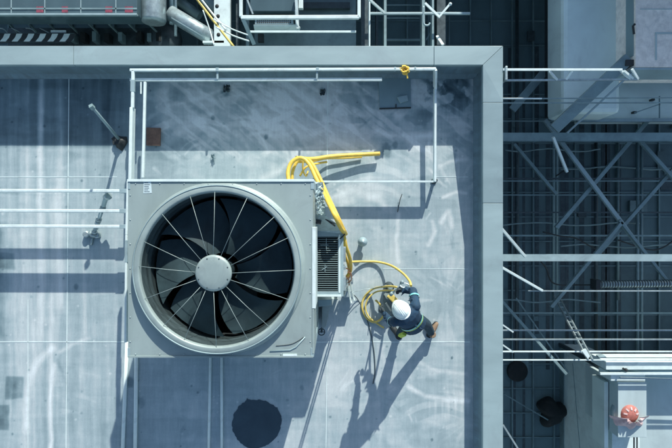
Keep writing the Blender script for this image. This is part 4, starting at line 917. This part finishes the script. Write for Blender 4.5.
mem([(437, 36, -.8), (443, 45, -.6)], .05, .03, 'small white wedge at the foot of the blue panel', 'white', 'wedge', 'wedge', None)
mem([(433, 48, -2.5), (440, 22, -2.5)], .03, .03, 'thin dark diagonal beside the blue panel', 'tealsteel', 'brace', 'brace', None)
mem([(426, 40, -2.8), (432, 30, -2.8)], .03, .03, 'tiny dark diagonal under the hook', 'tealsteel', 'brace', 'brace', None)

# ------------------------------------------------------------------ the worker
def V(*a): return Vector(a)
fwd = V(-.6, .8, 0); rgt = V(.8, .6, 0)
pel = V(1.26, -1.61, .85); wai = V(1.185, -1.52, 1.01); che = V(1.08, -1.40, 1.20); nek = V(1.01, -1.315, 1.34); hed = V(.965, -1.275, 1.445)
shR = che + rgt * .19 + V(-.03, .04, .05); shL = che - rgt * .19 + V(-.03, .04, .05)
elR = V(1.20, -1.04, 1.02); haR = V(1.06, -1.05, .88)
elL = V(.855, -1.53, .98); haL = V(.775, -1.44, .71)
hiR = pel + rgt * .10 - V(0, 0, .04); hiL = pel - rgt * .10 - V(0, 0, .04)
knR = V(1.50, -1.66, .50); anR = V(1.66, -1.90, .10)
knL = V(1.17, -1.66, .48); anL = V(1.08, -1.93, .10)
up_t = (che - pel).normalized(); bk = up_t.cross(rgt).normalized()     # torso frame
man = thing('person', 'worker in navy jacket and white helmet bending over the hose coil', 'person', (1.37, -1.9, 0))
def ell(b, c, u, v, ru, rv, n=16): return [c + u * ru * math.cos(2 * math.pi * k / n) + v * rv * math.sin(2 * math.pi * k / n) for k in range(n)]
def loft(b, rings, mi=0, cap=True):
    n = len(rings[0]); vs = [v for r_ in rings for v in r_]
    b.add(vs, [(i * n + k, i * n + (k + 1) % n, (i + 1) * n + (k + 1) % n, (i + 1) * n + k) for i in range(len(rings) - 1) for k in range(n)], mi, True)
    if cap: b.add(rings[0], [tuple(range(n))[::-1]], mi); b.add(rings[-1], [tuple(range(n))], mi)
def limb(b, pts, rs):
    for (p, q), (r0, r1) in zip(zip(pts, pts[1:]), zip(rs, rs[1:])):
        b.tube([p, p.lerp(q, .33), p.lerp(q, .66), q], [r0, r0 * .62 + r1 * .40, r0 * .33 + r1 * .70, r1], 14); b.ball(q, r1 * 1.0, 12)
    b.ball(pts[0], rs[0], 12)
def torso(b, k=1.0, e=0):
    loft(b, [ell(b, pel - V(0, 0, .10), rgt, fwd, .155 * k, .115 * k), ell(b, pel, rgt, bk, .175 * k, .13 * k), ell(b, wai, rgt, bk, .160 * k, .115 * k), ell(b, che - up_t * .06, rgt, bk, .185 * k, .13 * k), ell(b, che + up_t * .05, rgt, bk, .205 * k, .125 * k), ell(b, che + up_t * .12, rgt, bk, .15 * k, .09 * k), ell(b, nek - up_t * .02, rgt, bk, .065, .06)])
def fingers(b, wrist, d, palm_n, side, curl, k=1.0, r=.0085):
    """palm plus four curled fingers and a thumb; d = pointing direction, palm_n = out of the palm, side = towards the thumb"""
    d = d.normalized(); sd = (side - d * side.dot(d)).normalized(); pn = d.cross(sd) * (1 if d.cross(sd).dot(palm_n) > 0 else -1)
    b.tube([wrist, wrist + d * .03, wrist + d * .085], [.026 * k, .034 * k, .036 * k], 12); pc = wrist + d * .055
    b.ball(pc, .042 * k, 12, 0, (1, 1, .8))
    for i, (o, L) in enumerate(((.030, .072), (.010, .080), (-.010, .074), (-.029, .058))):
        p = wrist + d * .085 + sd * o; pts = [p - d * .03]; a = 0
        for s_ in (.42, .32, .26):
            a += curl * (1 + .12 * i); pts.append(pts[-1] + (d * math.cos(a) + pn * math.sin(a)) * L * s_ * (1.4 if s_ == .42 else 1))
        b.tube(pts, [r * 1.25 * k, r * 1.15 * k, r * 1.05 * k, r * .9 * k], 8); b.ball(pts[-1], r * .9 * k, 8)
    p = wrist + d * .028 + sd * .028; pts = [p, p + (sd * .8 + d * .5 + pn * .2) * .032, p + (sd * .9 + d * 1.4 + pn * .9) * .036]
    b.tube(pts, [r * 1.5 * k, r * 1.35 * k, r * 1.0 * k], 8); b.ball(pts[-1], r * k, 8)
# body: one continuous figure
hf = (fwd * .80 - V(0, 0, .60)).normalized(); hu = rgt.cross(hf).normalized()
if hu.z < 0: hu = -hu
def HP(x, y, z): return hed + rgt * x + hf * y + hu * z      # head frame: right, forward, up
bb = MB(); torso(bb, .93)
limb(bb, [shR, elR, haR], [.055, .042, .028]); limb(bb, [shL, elL, haL], [.055, .042, .028])
limb(bb, [hiR, knR, anR], [.082, .055, .04]); limb(bb, [hiL, knL, anL], [.082, .055, .04])
bb.tube([nek - up_t * .05, nek, hed - hu * .05], [.06, .055, .055], 12)
mt = Matrix((rgt, hf, hu)).transposed()
bb.ball(HP(0, -.01, .015), .098, 20, 0, (.80, 1.0, 1.08), mt); bb.ball(HP(0, .03, -.05), .07, 16, 0, (.78, .85, .95), mt)
bb.ball(HP(0, .103, -.02), .018, 10, 0, (.7, 1.1, 1.3), mt)
for s_ in (-1, 1): bb.ball(HP(.082 * s_, -.01, -.015), .022, 10, 0, (.35, .8, 1.3), mt); 
bb.ball(HP(0, .086, -.065), .02, 10, 0, (1.2, .5, .45), mt)
for a_, s_ in ((anR, 1), (anL, -1)):
    b0 = a_ - V(0, 0, .055); bb.tube([b0 - fwd * .04, b0 + fwd * .08, b0 + fwd * .16], [.04, .038, .03], 10)
fingers(bb, haR, V(-.75, .10, -.25), V(-.2, -.6, -.7), V(.1, .3, .9), .62); fingers(bb, haL, V(-.55, .65, -.25), V(.5, .2, -.8), V(.3, -.2, .9), .45)
bb.build('body', M['skin'], man, remesh=.0075, smooth_it=3)
ey = MB()
for s_ in (-1, 1): ey.ball(HP(.032 * s_, .088, .0), .010, 8)
ey.build('eyes', M['hair'], man)
hr = MB(); hr.ball(HP(0, -.025, .0), .099, 18, 0, (.84, .98, .98), mt); hr.build('hair', M['hair'], man)
# clothes
jk = MB(); torso(jk, 1.10)
limb(jk, [shR, elR, haR.lerp(elR, .12)], [.078, .062, .046]); limb(jk, [shL, elL, haL.lerp(elL, .12)], [.078, .062, .046])
jk.tube([nek - up_t * .05, nek + up_t * .02], [.085, .075], 14)
rj = random.Random(3)
for k in range(34):     # folds
    a, b_ = ((shR, elR), (shL, elL), (elR, haR), (elL, haL), (pel, che), (pel, che))[k % 6]; t = rj.uniform(.15, .9); c = a.lerp(b_, t); rr = .062 if k % 6 < 4 else .17
    d = V(rj.uniform(-1, 1), rj.uniform(-1, 1), rj.uniform(.1, 1)).normalized(); c2 = c + d * rr * .9; e_ = V(rj.uniform(-1, 1), rj.uniform(-1, 1), rj.uniform(-.4, .4)).normalized() * .06
    jk.tube([c2 - e_, c2, c2 + e_], [.006, .017, .006], 8)
jk.build('jacket', M['jacket'], man, remesh=.009, smooth_it=3)
tz = MB(); loft(tz, [ell(tz, pel - V(0, 0, .14), rgt, fwd, .15, .11), ell(tz, pel - V(0, 0, .05), rgt, bk, .185, .14), ell(tz, pel + up_t * .05, rgt, bk, .17, .125)])
limb(tz, [hiR, knR, anR + (knR - anR) * .12], [.108, .080, .064]); limb(tz, [hiL, knL, anL + (knL - anL) * .12], [.108, .080, .064])
for k in range(20):
    a, b_ = ((hiR, knR), (hiL, knL), (knR, anR), (knL, anL))[k % 4]; c = a.lerp(b_, rj.uniform(.2, .9)); d = V(rj.uniform(-1, 1), rj.uniform(-1, 1), .2).normalized(); c2 = c + d * .07; e_ = V(rj.uniform(-1, 1), rj.uniform(-1, 1), 0).normalized() * .05
    tz.tube([c2 - e_, c2, c2 + e_], [.005, .015, .005], 8)
tz.build('trousers', M['trousers'], man, remesh=.009, smooth_it=3)
for a_, dr in ((anR, V(.45, .75, 0).normalized()), (anL, fwd)):
    bt = MB(); b0 = V(a_.x, a_.y, .055)
    bt.tube([a_ + V(0, 0, .10), a_, b0 + V(0, 0, .0)], [.062, .058, .05], 14)
    bt.tube([b0 - dr * .06, b0 + dr * .02, b0 + dr * .12, b0 + dr * .185], [.045, .052, .047, .034], 14); bt.ball(b0 + dr * .185, .034, 12)
    q = bt.build('boot', M['boot'] if a_ is anR else M['rubber'], man, remesh=.009, smooth_it=2, label='tan right boot' if a_ is anR else 'dark left boot')
    so = MB(); so.prism([(b0 + dr * u + V(-dr.y, dr.x, 0) * v)[:2] for u, v in ((-.10, -.03), (-.07, -.048), (.02, -.05), (.14, -.052), (.20, -.035), (.222, 0), (.20, .035), (.14, .052), (.02, .05), (-.07, .048), (-.10, .03))], .001, .022); so.build('sole', M['rubber'], q)
gl = MB(); fingers(gl, haR, V(-.75, .10, -.25), V(-.2, -.6, -.7), V(.1, .3, .9), .62, 1.16, .0095); gl.build('glove', M['glove'], man)
gl = MB(); fingers(gl, haL, V(-.55, .65, -.25), V(.5, .2, -.8), V(.3, -.2, .9), .45, 1.16, .0095); gl.build('glove', M['glove'], man)
# reflective bands
def band(c, u, v, ru, rv, ax, wd_, name, m, k0=0, k1=32):
    b = MB(); n = 32; rs = []
    for s_ in (-1, 1):
        rs.append([c + ax * wd_ * s_ + u * ru * math.cos(2 * math.pi * k / n) + v * rv * math.sin(2 * math.pi * k / n) for k in range(n)])
    b.add(rs[0] + rs[1], [(k, (k + 1) % n, n + (k + 1) % n, n + k) for k in range(k0, k1)], 0, True); b.build(name, M[m], man)
bc_ = wai.lerp(che, .30)
band(bc_, rgt, bk, .202, .152, up_t, .020, 'reflective_band', 'reflect')
band(bc_ - up_t * .04, rgt, bk, .200, .150, up_t, .014, 'hi_vis_band', 'hivis')
for (p, q, r0, t) in ((shR, elR, .082, .6), (shL, elL, .082, .6)):
    ax = (q - p).normalized(); u_ = ax.cross(V(0, 0, 1)).normalized(); v_ = ax.cross(u_); band(p.lerp(q, t), u_, v_, r0, r0, ax, .014, 'reflective_band', 'reflect')
# helmet
hm = MB(); n = 28; prof = []
for j in range(9):
    ph = (math.pi / 2) * j / 8; prof.append((math.cos(ph) * .128, math.sin(ph) * .125))
vs = []; 
for (r_, z_) in prof:
    for k in range(n):
        t = 2 * math.pi * k / n; vs.append(HP(r_ * math.cos(t) * .92, r_ * math.sin(t) * 1.08 - .005, .035 + z_))
hm.add(vs, [(j * n + k, j * n + (k + 1) % n, (j + 1) * n + (k + 1) % n, (j + 1) * n + k) for j in range(8) for k in range(n)], 0, True)
hel = hm.build('helmet', M['helmet'], man)
br = MB(); vs = []
for s_, (g0, z0) in enumerate(((.124, .036), (.146, .026), (.145, .020), (.122, .030))):
    for k in range(n):
        t = 2 * math.pi * k / n; ex = 1 + (.24 * max(0, math.sin(t)) ** 2 if s_ in (1, 2) else 0); vs.append(HP(g0 * math.cos(t) * .92, g0 * math.sin(t) * 1.08 * ex - .005, z0 - (.012 * max(0, math.sin(t)) if s_ in (1, 2) else 0)))
br.add(vs, [(j * n + k, j * n + (k + 1) % n, (j + 1) % 4 * n + (k + 1) % n, (j + 1) % 4 * n + k) for j in range(4) for k in range(n)], 0, True); br.build('brim', M['helmet'], hel)
rd = MB()
for o_ in (-.03, 0, .03):
    rd.tube([HP(o_ * (1 - .3 * abs(math.sin(t))), .132 * math.cos(t) - .005, .038 + math.sqrt(max(0, 1 - (o_ / .13) ** 2)) * .123 * math.sin(t)) for t in np.linspace(.25, math.pi - .25, 14)], .0045, 6)
rd.build('ridges', M['helmet'], hel)
# harness and tool pouch with yellow parts
hn = MB(); hn.bar(pel - rgt * .21 + V(-.01, 0, .06), pel - rgt * .24 + V(-.03, -.06, -.16), .07, .05); hn.build('tool_pouch', M['hivis'], man, bevel=.01)
# things in front of the worker
bg_ = thing('tool_bag', 'grey canvas tool bag with a yellow flap in front of the worker', 'tool bag', W(388, 302, 0))
b = MB(); q0 = W(391, 304, .3); b.tube([W(392, 313, 0.02), W(390.5, 306, .12), W(388.5, 299, .22), W(387.5, 295, .28)], [.10, .11, .10, .075], 14); b.build('sack', M['bag'], bg_, remesh=.012, smooth_it=4)
MB().prism([W(x, y, .32)[:2] for x, y in ((386.5, 296.5), (391.5, 292.5), (398, 299.5), (393, 303))][::-1], .30, .34).build('flap', M['yellowpale'], bg_, bevel=.015)
MB().bar(W(386, 303, .32), W(391, 311, .28), .03, .02).build('strap', M['bag'], bg_)
dc = thing('gas_cylinder', 'small dark grey cylinder with rounded cap above the worker', 'cylinder', W(389, 285, 0))
q = W(388.6, 286, 0); MB().lathe(q, [(.075, .003), (.08, .02), (.08, .18), (.065, .23), (.03, .25), (.03, .27), (.001, .275)], 20).build('shell', M['darksteel'], dc)
MB().lathe(q + V(0, 0, .25), [(.045, 0), (.045, .03), (.02, .045)], 12).build('valve', M['zinc'], dc)
tl = thing('hose_nozzle', 'metal hose nozzle with coupling held in the worker\'s right glove', 'nozzle', haR)
g0 = haR + V(-.09, .015, -.03); MB().tube([g0 + V(.06, .10, .04), g0, g0 + V(-.06, -.06, -.04)], .017, 12).build('barrel', M['zinc'], tl)
MB().tube([g0 + V(-.06, -.06, -.04), g0 + V(-.10, -.10, -.07)], [.026, .032], 12).build('tip', M['palesteel'], tl); MB().tube([g0 + V(.06, .10, .04), g0 + V(.09, .14, .06)], .028, 12).build('coupling', M['zinc'], tl)
rg = thing('clamp_ring', 'white plastic ring beside the hose end at the worker\'s hands', 'ring', W(404, 285.5, .9))
cr_ = W(404.5, 285.5, .9); MB().tube([cr_ + V(.065 * math.cos(t), .035 * math.sin(t), .01 * math.sin(2 * t)) for t in [k * math.pi / 10 for k in range(21)]], .011, 8).build('band', M['white'], rg)
for o in list(bpy.data.objects):
    if '_o' in o: del o['_o']
